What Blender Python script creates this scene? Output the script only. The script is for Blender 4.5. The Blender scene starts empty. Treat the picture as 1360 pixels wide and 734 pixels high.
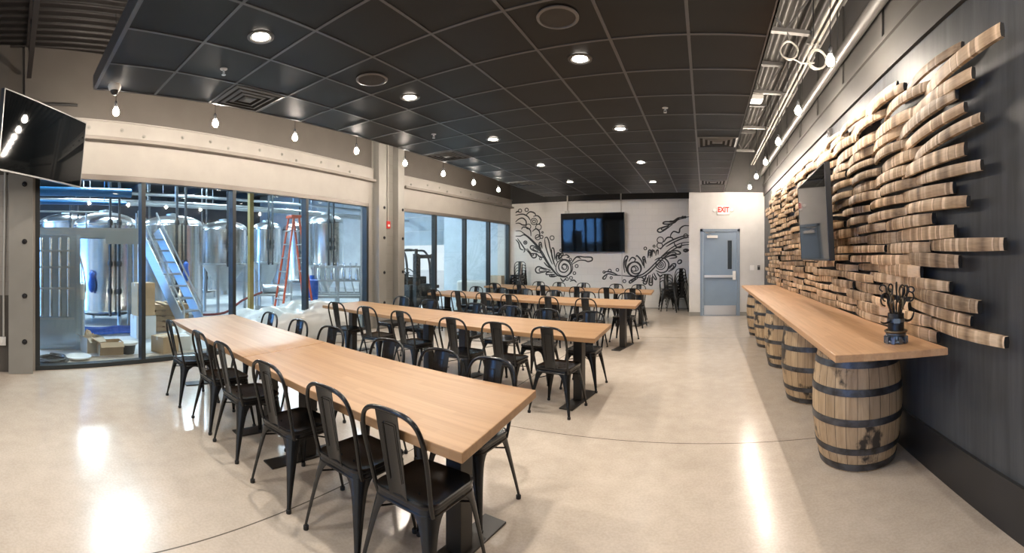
import bpy, bmesh, math, random
from mathutils import Vector, Matrix
random.seed(11)
PI = math.pi
S = bpy.context.scene
C = S.collection

# ------------------------------------------------------------------ materials
def mat(name, col=(.5, .5, .5), rough=.5, metal=0., spec=.5, coat=0., coat_r=.1):
    m = bpy.data.materials.new(name); m.use_nodes = True
    b = m.node_tree.nodes['Principled BSDF']
    b.inputs['Base Color'].default_value = (*col, 1)
    b.inputs['Roughness'].default_value = rough
    b.inputs['Metallic'].default_value = metal
    b.inputs['Specular IOR Level'].default_value = spec
    b.inputs['Coat Weight'].default_value = coat
    b.inputs['Coat Roughness'].default_value = coat_r
    return m

class N:
    """small helper around one material's node tree"""
    def __init__(s, m):
        s.m = m; s.t = m.node_tree; s.b = s.t.nodes['Principled BSDF']
    def new(s, kind, **kw):
        n = s.t.nodes.new(kind)
        for k, v in kw.items(): setattr(n, k, v)
        return n
    def link(s, a, b): s.t.links.new(a, b)
    def coord(s, out='Object', scale=(1, 1, 1), loc=(0, 0, 0)):
        tc = s.new('ShaderNodeTexCoord'); mp = s.new('ShaderNodeMapping')
        mp.inputs['Scale'].default_value = scale; mp.inputs['Location'].default_value = loc
        s.link(tc.outputs[out], mp.inputs['Vector']); return mp.outputs['Vector']
    def noise(s, vec, scale=5., detail=4., rough=.55, dist=0.):
        n = s.new('ShaderNodeTexNoise')
        n.inputs['Scale'].default_value = scale; n.inputs['Detail'].default_value = detail
        n.inputs['Roughness'].default_value = rough; n.inputs['Distortion'].default_value = dist
        s.link(vec, n.inputs['Vector']); return n.outputs['Fac']
    def ramp(s, fac, stops):
        r = s.new('ShaderNodeValToRGB'); e = r.color_ramp.elements
        while len(e) < len(stops): e.new(.5)
        for i, (p, c) in enumerate(stops):
            e[i].position = p; e[i].color = (*c, 1) if len(c) == 3 else c
        s.link(fac, r.inputs['Fac']); return r.outputs['Color']
    def math(s, op, a, b=None, clamp=False):
        n = s.new('ShaderNodeMath', operation=op); n.use_clamp = clamp
        for i, v in enumerate((a, b)):
            if v is None: continue
            if isinstance(v, (int, float)): n.inputs[i].default_value = v
            else: s.link(v, n.inputs[i])
        return n.outputs[0]
    def mix(s, fac, a, b, blend='MIX'):
        n = s.new('ShaderNodeMix', data_type='RGBA', blend_type=blend)
        for k, v in ((0, fac), (6, a), (7, b)):
            if isinstance(v, (int, float)): n.inputs[k].default_value = v
            elif isinstance(v, tuple): n.inputs[k].default_value = (*v, 1)
            else: s.link(v, n.inputs[k])
        return n.outputs[2]
    def sep(s, vec):
        n = s.new('ShaderNodeSeparateXYZ'); s.link(vec, n.inputs[0]); return n.outputs
    def bump(s, h, strength=.2, dist=.01):
        n = s.new('ShaderNodeBump'); n.inputs['Strength'].default_value = strength
        n.inputs['Distance'].default_value = dist
        s.link(h, n.inputs['Height']); s.link(n.outputs[0], s.b.inputs['Normal'])
    def color(s, c): s.link(c, s.b.inputs['Base Color'])
    def rough(s, f, lo, hi):
        r = s.new('ShaderNodeMapRange'); r.inputs['To Min'].default_value = lo; r.inputs['To Max'].default_value = hi
        s.link(f, r.inputs['Value']); s.link(r.outputs[0], s.b.inputs['Roughness'])
    def objrand(s):
        return s.new('ShaderNodeObjectInfo').outputs['Random']

def tint(c, k): return tuple(min(1, x * k) for x in c)

def painted(name, col, rough=.55, var=.06, scale=3., bump=.05, stretch=(1, 1, 1)):
    m = mat(name, col, rough); n = N(m)
    f = n.noise(n.coord('Object', stretch), scale, 5)
    n.color(n.ramp(f, [(.3, tint(col, 1 - var)), (.7, tint(col, 1 + var))]))
    n.bump(n.noise(n.coord('Object', stretch), scale * 25, 3), bump, .003)
    return m

def block_wall(name, col, rough=.6, axis='x', joint=.72):
    """painted concrete block, 0.4 x 0.2 m"""
    m = mat(name, col, rough); n = N(m)
    x, y, z = n.sep(n.coord('Object'))
    cb = n.new('ShaderNodeCombineXYZ')
    n.link(x if axis == 'x' else y, cb.inputs[0]); n.link(z, cb.inputs[1])
    br = n.new('ShaderNodeTexBrick')
    br.inputs['Scale'].default_value = 1; br.inputs['Brick Width'].default_value = .4
    br.inputs['Row Height'].default_value = .2; br.inputs['Mortar Size'].default_value = .005
    br.inputs['Mortar Smooth'].default_value = .5
    br.inputs['Color1'].default_value = (*tint(col, 1.0), 1); br.inputs['Color2'].default_value = (*tint(col, .96), 1)
    br.inputs['Mortar'].default_value = (*tint(col, joint), 1)
    n.link(cb.outputs[0], br.inputs['Vector'])
    n.color(br.outputs['Color'])
    inv = n.math('SUBTRACT', 1, br.outputs['Fac'])
    n.bump(inv, .4, .004)
    return m

M = {}
M['black_metal'] = mat('black_powder_coated_steel', (.008, .008, .0085), .33, 0, .42)
n = N(M['black_metal']); n.rough(n.noise(n.coord('Object'), 30, 3), .21, .28)
M['rubber'] = mat('black_rubber', (.01, .01, .01), .7)
M['pedestal'] = mat('dark_bronze_pedestal', (.03, .026, .022), .4, .2)

# floor: polished concrete
def floor_mat():
    m = mat('polished_concrete', (.5, .43, .35), .2, 0, .30, .04, .08); n = N(m)
    v = n.coord('Object'); x, y, z = n.sep(v)
    a = n.noise(v, .7, 6, .6, .4); b = n.noise(v, 6, 6, .65); c = n.noise(v, 60, 2)
    col = n.ramp(a, [(.3, (.47, .395, .32)), (.55, (.54, .455, .375)), (.75, (.60, .515, .43))])
    col = n.mix(.22, col, n.ramp(b, [(.35, (.34, .29, .24)), (.65, (.62, .555, .485))]), 'MIX')
    col = n.mix(.10, col, n.ramp(c, [(.4, (.25, .2, .16)), (.6, (.65, .58, .5))]), 'MIX')
    jx = n.math('LESS_THAN', n.math('ABSOLUTE', n.math('ADD', x, 2.16)), .005)
    jy = n.math('LESS_THAN', n.math('ABSOLUTE', n.math('SUBTRACT', y, 3.62)), .005)
    jz = n.math('LESS_THAN', n.math('ABSOLUTE', n.math('SUBTRACT', y, 8.4)), .005)
    j = n.math('MAXIMUM', n.math('MAXIMUM', jx, jy), jz)
    col = n.mix(j, col, (.12, .10, .08))
    n.color(col); n.rough(a, .15, .25)
    return m
M['floor'] = floor_mat()

M['offwhite'] = painted('cream_white_paint', (.30, .28, .255), .55)
M['beam_white'] = painted('white_painted_steel', (.31, .29, .265), .45)
M['flange'] = painted('shadow_toned_flange', (.20, .175, .155), .5)  # darker than the beam: the shadow line under it put into the colour
M['taupe'] = painted('taupe_wall_paint', (.095, .083, .072), .6)
M['mural_wall'] = block_wall('white_painted_block', (.66, .64, .61), .55, 'x', .86)
M['ink'] = mat('black_mural_paint', (.02, .02, .022), .55)
M['black_paint'] = mat('black_wall_paint', (.02, .019, .018), .7)
M['doorwall'] = painted('pale_grey_drywall', (.57, .555, .535), .6)
M['block_left'] = block_wall('grey_painted_block', (.36, .33, .30), .6, 'y', .8)
M['column_block'] = block_wall('beige_painted_block', (.27, .26, .238), .6, 'y', .8)
M['column_paint'] = painted('grey_painted_steel', (.255, .245, .225), .5)
M['charcoal'] = painted('charcoal_wall_paint', (.046, .049, .053), .5, .35, 2.2, .25, (1, 7, .5))
M['charcoal_trim'] = painted('charcoal_trim_paint', (.020, .020, .021), .3)
M['deck_side'] = painted('grey_upper_wall_paint', (.058, .054, .050), .6, .1, 2)

def tile_mat():
    m = mat('charcoal_ceiling_tile', (.03, .03, .032), .42, 0, .24); n = N(m)
    v = n.coord('Object'); f = n.noise(v, 140, 2); g = n.noise(v, 1.3, 3)
    n.color(n.ramp(g, [(.35, (.0055, .0058, .0064)), (.65, (.0085, .009, .0098))]))
    n.rough(g, .36, .5); n.bump(f, .25, .002)
    return m
M['tile'] = tile_mat()
M['grid'] = mat('ceiling_grid_metal', (.10, .10, .105), .35, .4)

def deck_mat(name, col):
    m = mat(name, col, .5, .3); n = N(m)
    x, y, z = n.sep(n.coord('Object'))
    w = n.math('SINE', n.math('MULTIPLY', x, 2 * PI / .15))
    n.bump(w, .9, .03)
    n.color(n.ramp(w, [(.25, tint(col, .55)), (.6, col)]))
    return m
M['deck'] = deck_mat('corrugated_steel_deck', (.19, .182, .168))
M['deck_shaded'] = deck_mat('shaded_brown_steel_deck', (.016, .0125, .012))  # window-side deck gets little light; that shade is put into the colour
M['joist_shaded'] = painted('shaded_brown_joist', (.014, .011, .0105), .5)  # joists of the same dim corner, shade put into the colour
M['joist'] = painted('grey_painted_joist', (.16, .15, .14), .5)

def oak(name, c1, c2, c3, strip=.045, axis='y', rough=.32):
    """lamellae running along the board"""
    m = mat(name, c2, rough, 0, .4); n = N(m)
    v = n.coord('Object'); x, y, z = n.sep(v)
    across, along = (y, x) if axis == 'y' else (x, y)
    k = n.math('FLOOR', n.math('DIVIDE', across, strip))
    wn = n.new('ShaderNodeTexWhiteNoise', noise_dimensions='1D'); n.link(k, wn.inputs['W'])
    sh = n.math('MULTIPLY', wn.outputs['Value'], 3.)
    cell = n.math('FLOOR', n.math('DIVIDE', n.math('ADD', along, sh), .9))
    w2 = n.new('ShaderNodeTexWhiteNoise', noise_dimensions='2D')
    cb = n.new('ShaderNodeCombineXYZ'); n.link(k, cb.inputs[0]); n.link(cell, cb.inputs[1]); n.link(cb.outputs[0], w2.inputs['Vector'])
    base = n.ramp(w2.outputs['Value'], [(0., c1), (.5, c2), (1., c3)])
    sc = (1.5, 45, 45) if axis == 'y' else (45, 1.5, 45)
    gr = n.noise(n.coord('Object', sc), 1, 5, .6, .3)
    col = n.mix(.35, base, n.ramp(gr, [(.35, tint(c1, .8)), (.65, tint(c3, 1.05))]))
    n.color(col); n.bump(gr, .05, .002)
    return m
M['table_oak'] = oak('oiled_oak_tabletop', (.29, .158, .073), (.335, .19, .091), (.38, .226, .114), rough=.42)
M['bar_oak'] = oak('oiled_oak_bar_top', (.47, .265, .135), (.53, .305, .16), (.59, .355, .195), .06, 'x', .42)

def barrel_mat():
    m = mat('weathered_barrel_oak', (.3, .2, .12), .6); n = N(m)
    v = n.coord('Object'); x, y, z = n.sep(v)
    ang = n.math('ARCTAN2', y, x)
    st = n.math('MULTIPLY', n.math('ADD', ang, PI), 26 / (2 * PI))
    k = n.math('FLOOR', st); fr = n.math('FRACT', st)
    r = n.objrand()
    wn = n.new('ShaderNodeTexWhiteNoise', noise_dimensions='2D'); cb = n.new('ShaderNodeCombineXYZ')
    n.link(k, cb.inputs[0]); n.link(r, cb.inputs[1]); n.link(cb.outputs[0], wn.inputs['Vector'])
    base = n.ramp(wn.outputs['Value'], [(0, (.30, .20, .11)), (.5, (.42, .285, .16)), (1, (.52, .38, .23))])
    g = n.noise(n.coord('Object', (30, 30, 2.5)), 1, 6, .65, .5)
    col = n.mix(.45, base, n.ramp(g, [(.3, (.20, .13, .07)), (.6, (.52, .38, .24))]))
    off = n.new('ShaderNodeVectorMath', operation='ADD'); cb2 = n.new('ShaderNodeCombineXYZ')
    n.link(n.math('MULTIPLY', r, 50), cb2.inputs[0]); n.link(n.coord('Object', (3.5, 3.5, 2.6)), off.inputs[0]); n.link(cb2.outputs[0], off.inputs[1])
    stain = n.noise(off.outputs[0], 1.1, 5, .6)
    col = n.mix(n.ramp(stain, [(.565, (0, 0, 0)), (.63, (1, 1, 1))]), col, (.035, .025, .018))
    seam = n.math('GREATER_THAN', n.math('ABSOLUTE', n.math('SUBTRACT', fr, .5)), .478)
    col = n.mix(seam, col, (.03, .02, .012))
    n.color(col); n.bump(g, .3, .004)
    return m
M['barrel'] = barrel_mat()
M['hoop'] = mat('dull_iron_hoop', (.075, .075, .08), .45, .75)
n = N(M['hoop']); n.color(n.ramp(n.noise(n.coord('Object'), 9, 4), [(.35, (.05, .045, .045)), (.65, (.12, .125, .14))]))

def stave_mat():
    m = mat('whiskey_barrel_stave_oak', (.4, .28, .17), .6); n = N(m)
    r = n.objrand()
    tc = n.new('ShaderNodeTexCoord'); x, y, z = n.sep(tc.outputs['Object'])
    ry = n.math('ADD', y, n.math('MULTIPLY', r, 37.))
    # cross-grain bands left by the hoops
    cb = n.new('ShaderNodeCombineXYZ'); n.link(n.math('MULTIPLY', ry, 8.), cb.inputs[0]); n.link(n.math('MULTIPLY', r, 91.), cb.inputs[1])
    vo = n.new('ShaderNodeTexNoise'); vo.inputs['Scale'].default_value = 1; vo.inputs['Detail'].default_value = 1.5
    n.link(cb.outputs[0], vo.inputs['Vector'])
    band = n.ramp(vo.outputs['Fac'], [(.30, (.13, .085, .055)), (.40, (.33, .235, .15)), (.50, (.50, .375, .25)), (.535, (.74, .61, .46)), (.57, (.72, .58, .43)), (.585, (.26, .18, .115)), (.66, (.48, .36, .24))])
    tone = n.ramp(r, [(0., (.58, .54, .50)), (.3, (.95, .90, .85)), (.6, (1.22, 1.16, 1.08)), (1., (1.42, 1.30, 1.17))])
    col = n.mix(1., band, tone, 'MULTIPLY')
    cb3 = n.new('ShaderNodeCombineXYZ'); n.link(x, cb3.inputs[0]); n.link(n.math('MULTIPLY', ry, .045), cb3.inputs[1]); n.link(z, cb3.inputs[2])
    g = n.new('ShaderNodeTexNoise'); g.inputs['Scale'].default_value = 90; g.inputs['Detail'].default_value = 5
    n.link(cb3.outputs[0], g.inputs['Vector'])
    col = n.mix(.22, col, n.ramp(g.outputs['Fac'], [(.35, (.16, .10, .055)), (.65, (.58, .43, .28))]))
    n.color(col); n.bump(g.outputs['Fac'], .25, .003)
    return m
M['stave'] = stave_mat()
M['char'] = mat('charred_stave_end', (.012, .010, .009), .8)

M['screen'] = mat('black_tv_screen', (.003, .004, .005), .04, 0, .22)
M['bezel'] = mat('black_tv_bezel', (.02, .02, .021), .35)
M['bezel_grey'] = mat('grey_tv_edge', (.22, .22, .22), .35, .5)
M['white_plastic'] = mat('white_plastic', (.75, .73, .70), .4)
M['conduit_white'] = mat('white_painted_conduit', (.46, .44, .40), .4)
M['conduit_grey'] = mat('grey_conduit', (.085, .08, .075), .45, .2)
M['door'] = painted('blue_grey_door_paint', (.205, .275, .36), .38, .04)
M['door_frame'] = painted('blue_grey_frame_paint', (.20, .255, .325), .4, .04)
M['steel'] = mat('brushed_steel', (.62, .62, .63), .28, 1.)
M['sign_red'] = mat('red_sign_lettering', (.5, .008, .006), .6)
M['sign_red'].node_tree.nodes['Principled BSDF'].inputs['Emission Color'].default_value = (1, .02, .01, 1)
M['sign_red'].node_tree.nodes['Principled BSDF'].inputs['Emission Strength'].default_value = .15
M['alarm_red'] = mat('red_alarm_plastic', (.55, .03, .025), .35)
M['frame_dark'] = mat('dark_anodised_window_frame', (.035, .04, .043), .38, .4)
M['frame_lite'] = mat('bronze_anodised_window_head', (.16, .14, .125), .4, .4)
M['vent'] = mat('grey_vent_metal', (.12, .12, .12), .4, .4)
M['vent_dark'] = mat('vent_interior', (.01, .01, .01), .8)
M['speaker'] = mat('brown_black_speaker_grille', (.022, .017, .014), .6)
M['speaker_ring'] = mat('speaker_trim_ring', (.11, .10, .095), .4)
M['lamp_trim'] = mat('downlight_trim', (.10, .095, .09), .3, .7)
M['iron'] = mat('blackened_iron', (.03, .03, .033), .38, .7)
M['iron_blue'] = mat('blued_steel', (.16, .19, .23), .35, .9)
M['gold'] = mat('dull_bronze_rod', (.16, .13, .09), .4, .8)

def emit(name, col, s):
    m = bpy.data.materials.new(name); m.use_nodes = True; t = m.node_tree; t.nodes.clear()
    e = t.nodes.new('ShaderNodeEmission'); e.inputs[0].default_value = (*col, 1); e.inputs[1].default_value = s
    o = t.nodes.new('ShaderNodeOutputMaterial'); t.links.new(e.outputs[0], o.inputs[0]); return m
BULB_E = 650.
M['bulb'] = emit('warm_glowing_bulb', (1., .875, .74), BULB_E)
M['can'] = emit('warm_downlight_lens', (1., .90, .78), 24.)
M['strip'] = emit('cool_highbay_strip', (.76, .91, 1.), 200.)

def glass_mat():
    m = bpy.data.materials.new('clear_window_glass'); m.use_nodes = True; t = m.node_tree; t.nodes.clear()
    tr = t.nodes.new('ShaderNodeBsdfTransparent'); tr.inputs[0].default_value = (.93, .97, .975, 1)
    gl = t.nodes.new('ShaderNodeBsdfGlossy'); gl.inputs['Roughness'].default_value = .02
    lw = t.nodes.new('ShaderNodeLayerWeight'); lw.inputs[0].default_value = .5      # Schlick reflectance of plain glass
    pw = t.nodes.new('ShaderNodeMath'); pw.operation = 'POWER'; pw.inputs[1].default_value = 5.
    fr = t.nodes.new('ShaderNodeMath'); fr.operation = 'MULTIPLY_ADD'; fr.inputs[1].default_value = .96; fr.inputs[2].default_value = .04
    t.links.new(lw.outputs['Facing'], pw.inputs[0]); t.links.new(pw.outputs[0], fr.inputs[0])
    mx = t.nodes.new('ShaderNodeMixShader'); o = t.nodes.new('ShaderNodeOutputMaterial')
    t.links.new(fr.outputs[0], mx.inputs[0]); t.links.new(tr.outputs[0], mx.inputs[1]); t.links.new(gl.outputs[0], mx.inputs[2])
    t.links.new(mx.outputs[0], o.inputs[0]); return m
M['glass'] = glass_mat()

# brewery materials
def steel_tank():
    m = mat('polished_stainless_tank', (.74, .77, .79), .2, 1.); n = N(m)
    v = n.coord('Object'); x, y, z = n.sep(v)
    a = n.math('ARCTAN2', y, x)
    w = n.noise(n.coord('Object', (1, 1, .15)), 3.2, 3)
    n.rough(w, .15, .30); n.bump(w, .10, .02)
    return m
M['tank'] = steel_tank()
M['tank_dull'] = mat('satin_stainless', (.52, .55, .57), .34, 1.)
M['galv'] = mat('galvanised_steel', (.42, .45, .46), .45, .6)
M['hall_floor'] = painted('grey_brewery_floor', (.50, .52, .53), .3, .15, 1.5)
M['hall_wall'] = painted('pale_grey_brewery_wall', (.66, .69, .71), .6)
M['hall_ceiling'] = painted('dark_brewery_deck', (.05, .06, .07), .6)
M['blue_pipe'] = mat('blue_painted_pipe', (.03, .16, .36), .35)
M['blue_paint'] = mat('blue_plastic', (.03, .12, .5), .4)
M['pipe_white'] = mat('white_pipe', (.7, .74, .76), .4)
M['yellow'] = mat('yellow_painted_steel', (.36, .28, .10), .45)
M['orange'] = mat('orange_fibreglass', (.62, .11, .05), .45)
M['card'] = painted('cardboard', (.47, .33, .20), .8, .08)
M['card_pale'] = painted('pale_cardboard', (.58, .49, .38), .8, .08)
M['white_box'] = painted('white_box_card', (.68, .70, .70), .6, .04)
M['sheet'] = mat('translucent_plastic_sheet', (.50, .505, .49), .3, 0, .6)
M['pallet'] = painted('grey_timber', (.35, .31, .26), .8)
M['dark_equipment'] = mat('dark_machine_paint', (.035, .04, .045), .5)
M['dock_door'] = painted('pale_blue_dock_door', (.52, .60, .66), .55)
M['asphalt'] = painted('bright_concrete_yard', (.75, .76, .77), .8)
M['curtain'] = mat('grey_stainless_panel', (.42, .50, .57), .28, .9)

# ------------------------------------------------------------------ mesh building
def rot_z(a): return Matrix.Rotation(a, 4, 'Z')
class MB:
    def __init__(s): s.v = []; s.f = []; s.mi = []; s.cur = 0; s.M = Matrix()
    def add(s, vs, fs):
        o = len(s.v); s.v += [tuple(s.M @ Vector(p)) for p in vs]
        s.f += [tuple(i + o for i in f) for f in fs]; s.mi += [s.cur] * len(fs); return s
    def box(s, x0, y0, z0, x1, y1, z1):
        vs = [(x0, y0, z0), (x1, y0, z0), (x1, y1, z0), (x0, y1, z0), (x0, y0, z1), (x1, y0, z1), (x1, y1, z1), (x0, y1, z1)]
        return s.add(vs, [(0, 3, 2, 1), (4, 5, 6, 7), (0, 1, 5, 4), (1, 2, 6, 5), (2, 3, 7, 6), (3, 0, 4, 7)])
    def cbox(s, c, d): return s.box(c[0] - d[0] / 2, c[1] - d[1] / 2, c[2] - d[2] / 2, c[0] + d[0] / 2, c[1] + d[1] / 2, c[2] + d[2] / 2)
    def prism(s, poly, z0, z1):
        n = len(poly)
        vs = [(x, y, z0) for x, y in poly] + [(x, y, z1) for x, y in poly]
        fs = [tuple(range(n - 1, -1, -1)), tuple(range(n, 2 * n))] + [(i, (i + 1) % n, n + (i + 1) % n, n + i) for i in range(n)]
        return s.add(vs, fs)
    def loft(s, rings, closed=True, cap0=False, cap1=False):
        m = len(rings[0]); vs = [p for r in rings for p in r]; fs = []
        for i in range(len(rings) - 1):
            for j in range(m if closed else m - 1):
                a = i * m + j; b = i * m + (j + 1) % m
                fs.append((a, b, b + m, a + m))
        if cap0: fs.append(tuple(range(m - 1, -1, -1)))
        if cap1: fs.append(tuple((len(rings) - 1) * m + j for j in range(m)))
        return s.add(vs, fs)
    def lathe(s, prof, n=32, c=(0, 0, 0), cap=True):
        rings = [[(c[0] + r * math.cos(2 * PI * j / n), c[1] + r * math.sin(2 * PI * j / n), c[2] + z) for j in range(n)] for r, z in prof]
        return s.loft(rings, True, cap, cap)
    def tube(s, pts, r, n=8, closed=False):
        P = [Vector(p) for p in pts]; m = len(P)
        R = r if isinstance(r, (list, tuple)) else [r] * m
        T = []
        for i in range(m):
            a = P[(i - 1) % m] if (closed or i) else P[i]; b = P[(i + 1) % m] if (closed or i < m - 1) else P[i]
            T.append((b - a).normalized())
        up = Vector((0, 0, 1)) if abs(T[0].z) < .9 else Vector((1, 0, 0))
        u = T[0].cross(up).normalized(); rings = []
        for i in range(m):
            u = (u - T[i] * u.dot(T[i])).normalized(); w = T[i].cross(u)
            rings.append([tuple(P[i] + (u * math.cos(2 * PI * j / n) + w * math.sin(2 * PI * j / n)) * R[i]) for j in range(n)])
        if closed: rings.append(rings[0])
        return s.loft(rings, True, not closed, not closed)
    def bar(s, a, b, w, h):
        """rectangular bar from a to b"""
        a = Vector(a); b = Vector(b); t = (b - a).normalized()
        up = Vector((0, 0, 1)) if abs(t.z) < .95 else Vector((0, 1, 0))
        u = t.cross(up).normalized() * w / 2; q = u.cross(t).normalized() * h / 2
        return s.loft([[tuple(p + u + q), tuple(p - u + q), tuple(p - u - q), tuple(p + u - q)] for p in (a, b)], True, True, True)
    def sphere(s, c, r, n=12, m=8, sz=1.):
        pr = [(max(r * math.sin(PI * i / m), 1e-4), -r * sz * math.cos(PI * i / m)) for i in range(m + 1)]
        return s.lathe(pr, n, c)
    def build(s, name, m, parent=None, smooth=35, bevel=0., loc=None):
        me = bpy.data.meshes.new(name); me.from_pydata(s.v, [], s.f)
        ms = m if isinstance(m, (list, tuple)) else [m]
        for x in ms: me.materials.append(x)
        if len(ms) > 1:
            for p, i in zip(me.polygons, s.mi): p.material_index = i
        bm = bmesh.new(); bm.from_mesh(me); bmesh.ops.recalc_face_normals(bm, faces=bm.faces); bm.to_mesh(me); bm.free()
        if smooth:
            for p in me.polygons: p.use_smooth = True
            me.set_sharp_from_angle(angle=math.radians(smooth))
        o = bpy.data.objects.new(name, me); C.objects.link(o)
        if parent: o.parent = parent
        if loc: o.location = loc
        if bevel:
            b = o.modifiers.new('bevel', 'BEVEL'); b.width = bevel; b.segments = 2; b.limit_method = 'ANGLE'
        return o

def smooth_path(pts, k=6, closed=False):
    P = [Vector(p) for p in pts]; n = len(P); out = []
    for i in range(n if closed else n - 1):
        p1, p2 = P[i], P[(i + 1) % n]
        p0 = P[(i - 1) % n] if (closed or i) else p1 * 2 - p2
        p3 = P[(i + 2) % n] if (closed or i < n - 2) else p2 * 2 - p1
        for j in range(k):
            t = j / k
            out.append(.5 * (2 * p1 + (p2 - p0) * t + (2 * p0 - 5 * p1 + 4 * p2 - p3) * t * t + (3 * p1 - p0 - 3 * p2 + p3) * t ** 3))
    if not closed: out.append(P[-1])
    return out

def tag(o, label, cat, group=None, kind=None):
    o['label'] = label; o['category'] = cat
    if group: o['group'] = group
    if kind: o['kind'] = kind
    return o
def struct(o, label=None):
    o['kind'] = 'structure'
    if label: o['label'] = label
    return o
def thing(name, label, cat, loc=(0, 0, 0), rz=0., group=None):
    o = bpy.data.objects.new(name, None); C.objects.link(o); o.empty_display_size = .1
    o.location = loc; o.rotation_euler = (0, 0, rz); return tag(o, label, cat, group)
def copy_tree(o, parent=None):
    c = o.copy(); C.objects.link(c)
    if parent: c.parent = parent
    for ch in list(o.children): copy_tree(ch, c)
    return c
def place(proto, used, loc, rz, label, group=None):
    o = copy_tree(proto) if used else proto
    o.location = loc; o.rotation_euler = (0, 0, rz); o['label'] = label
    if group: o['group'] = group
    return o

# ------------------------------------------------------------------ camera (cylindrical panorama, as the phone stitched it)
F = 588.
cam = bpy.data.cameras.new('camera'); cam.type = 'PANO'; cam.panorama_type = 'CENTRAL_CYLINDRICAL'
cam.central_cylindrical_range_u_min = -680 / F; cam.central_cylindrical_range_u_max = 680 / F
cam.central_cylindrical_range_v_min = -(734 - 342) / F; cam.central_cylindrical_range_v_max = 342 / F
cam.central_cylindrical_radius = 1.
co = bpy.data.objects.new('camera', cam); C.objects.link(co)
co.location = (0, 0, 1.52); co.rotation_euler = (PI / 2, 0, 257 / F); S.camera = co

# ------------------------------------------------------------------ room shell
ZC = 3.23; ZD = 4.35; XR = 1.55; YD = 11.57; YM = 13.2; YB = -4.0
LA0, LA1 = Vector((-5.94, .2)), Vector((-6.50, 6.92))       # front window wall line
LB0, LB1 = Vector((-6.50, 7.95)), Vector((-6.22, 13.2))     # rear window wall line
def floor_piece():
    b = MB()
    b.prism([(-6.7, YB), (XR + .2, YB), (XR + .2, YM + .2), (-6.7, YM + .2)], -.1, 0)
    return b
struct(floor_piece().build('floor', M['floor'], smooth=0))
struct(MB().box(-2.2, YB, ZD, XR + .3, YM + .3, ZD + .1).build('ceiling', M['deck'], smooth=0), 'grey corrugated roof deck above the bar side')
struct(MB().box(-6.9, YB, ZD, -2.2, YM + .3, ZD + .1).build('ceiling_left', M['deck_shaded'], smooth=0), 'roof deck at the window side, shade darkened into its colour')
# right wall, base board and ledge line
struct(MB().box(XR, YB, -.1, XR + .2, YM, ZD).build('wall_right', M['charcoal'], smooth=0))
b = MB(); b.box(XR - .018, YB, 0, XR, YD, .29); b.box(XR - .024, YB, .29, XR, YD, .305)
struct(b.build('baseboard_right', M['charcoal_trim'], smooth=0))
b = MB(); b.box(XR - .03, YB, 3.14, XR, YD, 3.40); b.box(XR - .055, YB, 3.40, XR, YD, 3.44)
for k in range(12): b.box(XR - .035, -1 + k * 1.15, 3.44, XR, -.9 + k * 1.15, ZD)
struct(b.build('trim_1', M['deck_side'], smooth=0), 'grey painted ledge and wall ribs above the barrel stave art')
struct(MB().box(XR - .012, YB, 3.44, XR, YD, ZD).build('wall_upper_right', M['deck_side'], smooth=0))
# mural wall, door wall
struct(MB().box(-6.7, YM, -.1, -.2, YM + .2, 3.28).build('wall_back', M['mural_wall'], smooth=0))
struct(MB().box(-6.7, YM - .01, 3.28, -.2, YM + .2, ZD).build('wall_back_upper', M['black_paint'], smooth=0))
DX0, DX1, DH = -.14, .90, 2.27
b = MB(); b.box(-.43, YD, -.1, DX0, YD + .14, 3.235); b.box(DX1, YD, -.1, XR, YD + .14, 3.235); b.box(DX0, YD, DH, DX1, YD + .14, 3.235)
struct(b.build('wall_door', M['doorwall'], smooth=0))
struct(MB().box(-.43, YD + .14, -.1, -.29, YM, 3.235).build('wall_return', M['doorwall'], smooth=0))
struct(MB().box(-.43, YD + .02, 3.235, XR, YD + .14, ZD).build('wall_door_upper', M['deck_side'], smooth=0))
b = MB(); b.box(-.43, YD - .012, 0, DX0, YD, .1); b.box(DX1, YD - .012, 0, XR - .03, YD, .1); b.box(-.442, YD - .012, 0, -.43, YM, .1)
struct(b.build('baseboard_back', M['column_paint'], smooth=0))
struct(MB().box(-6.3, YM - .012, 0, -.44, YM, .02).build('baseboard_mural', M['column_paint'], smooth=0))

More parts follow.
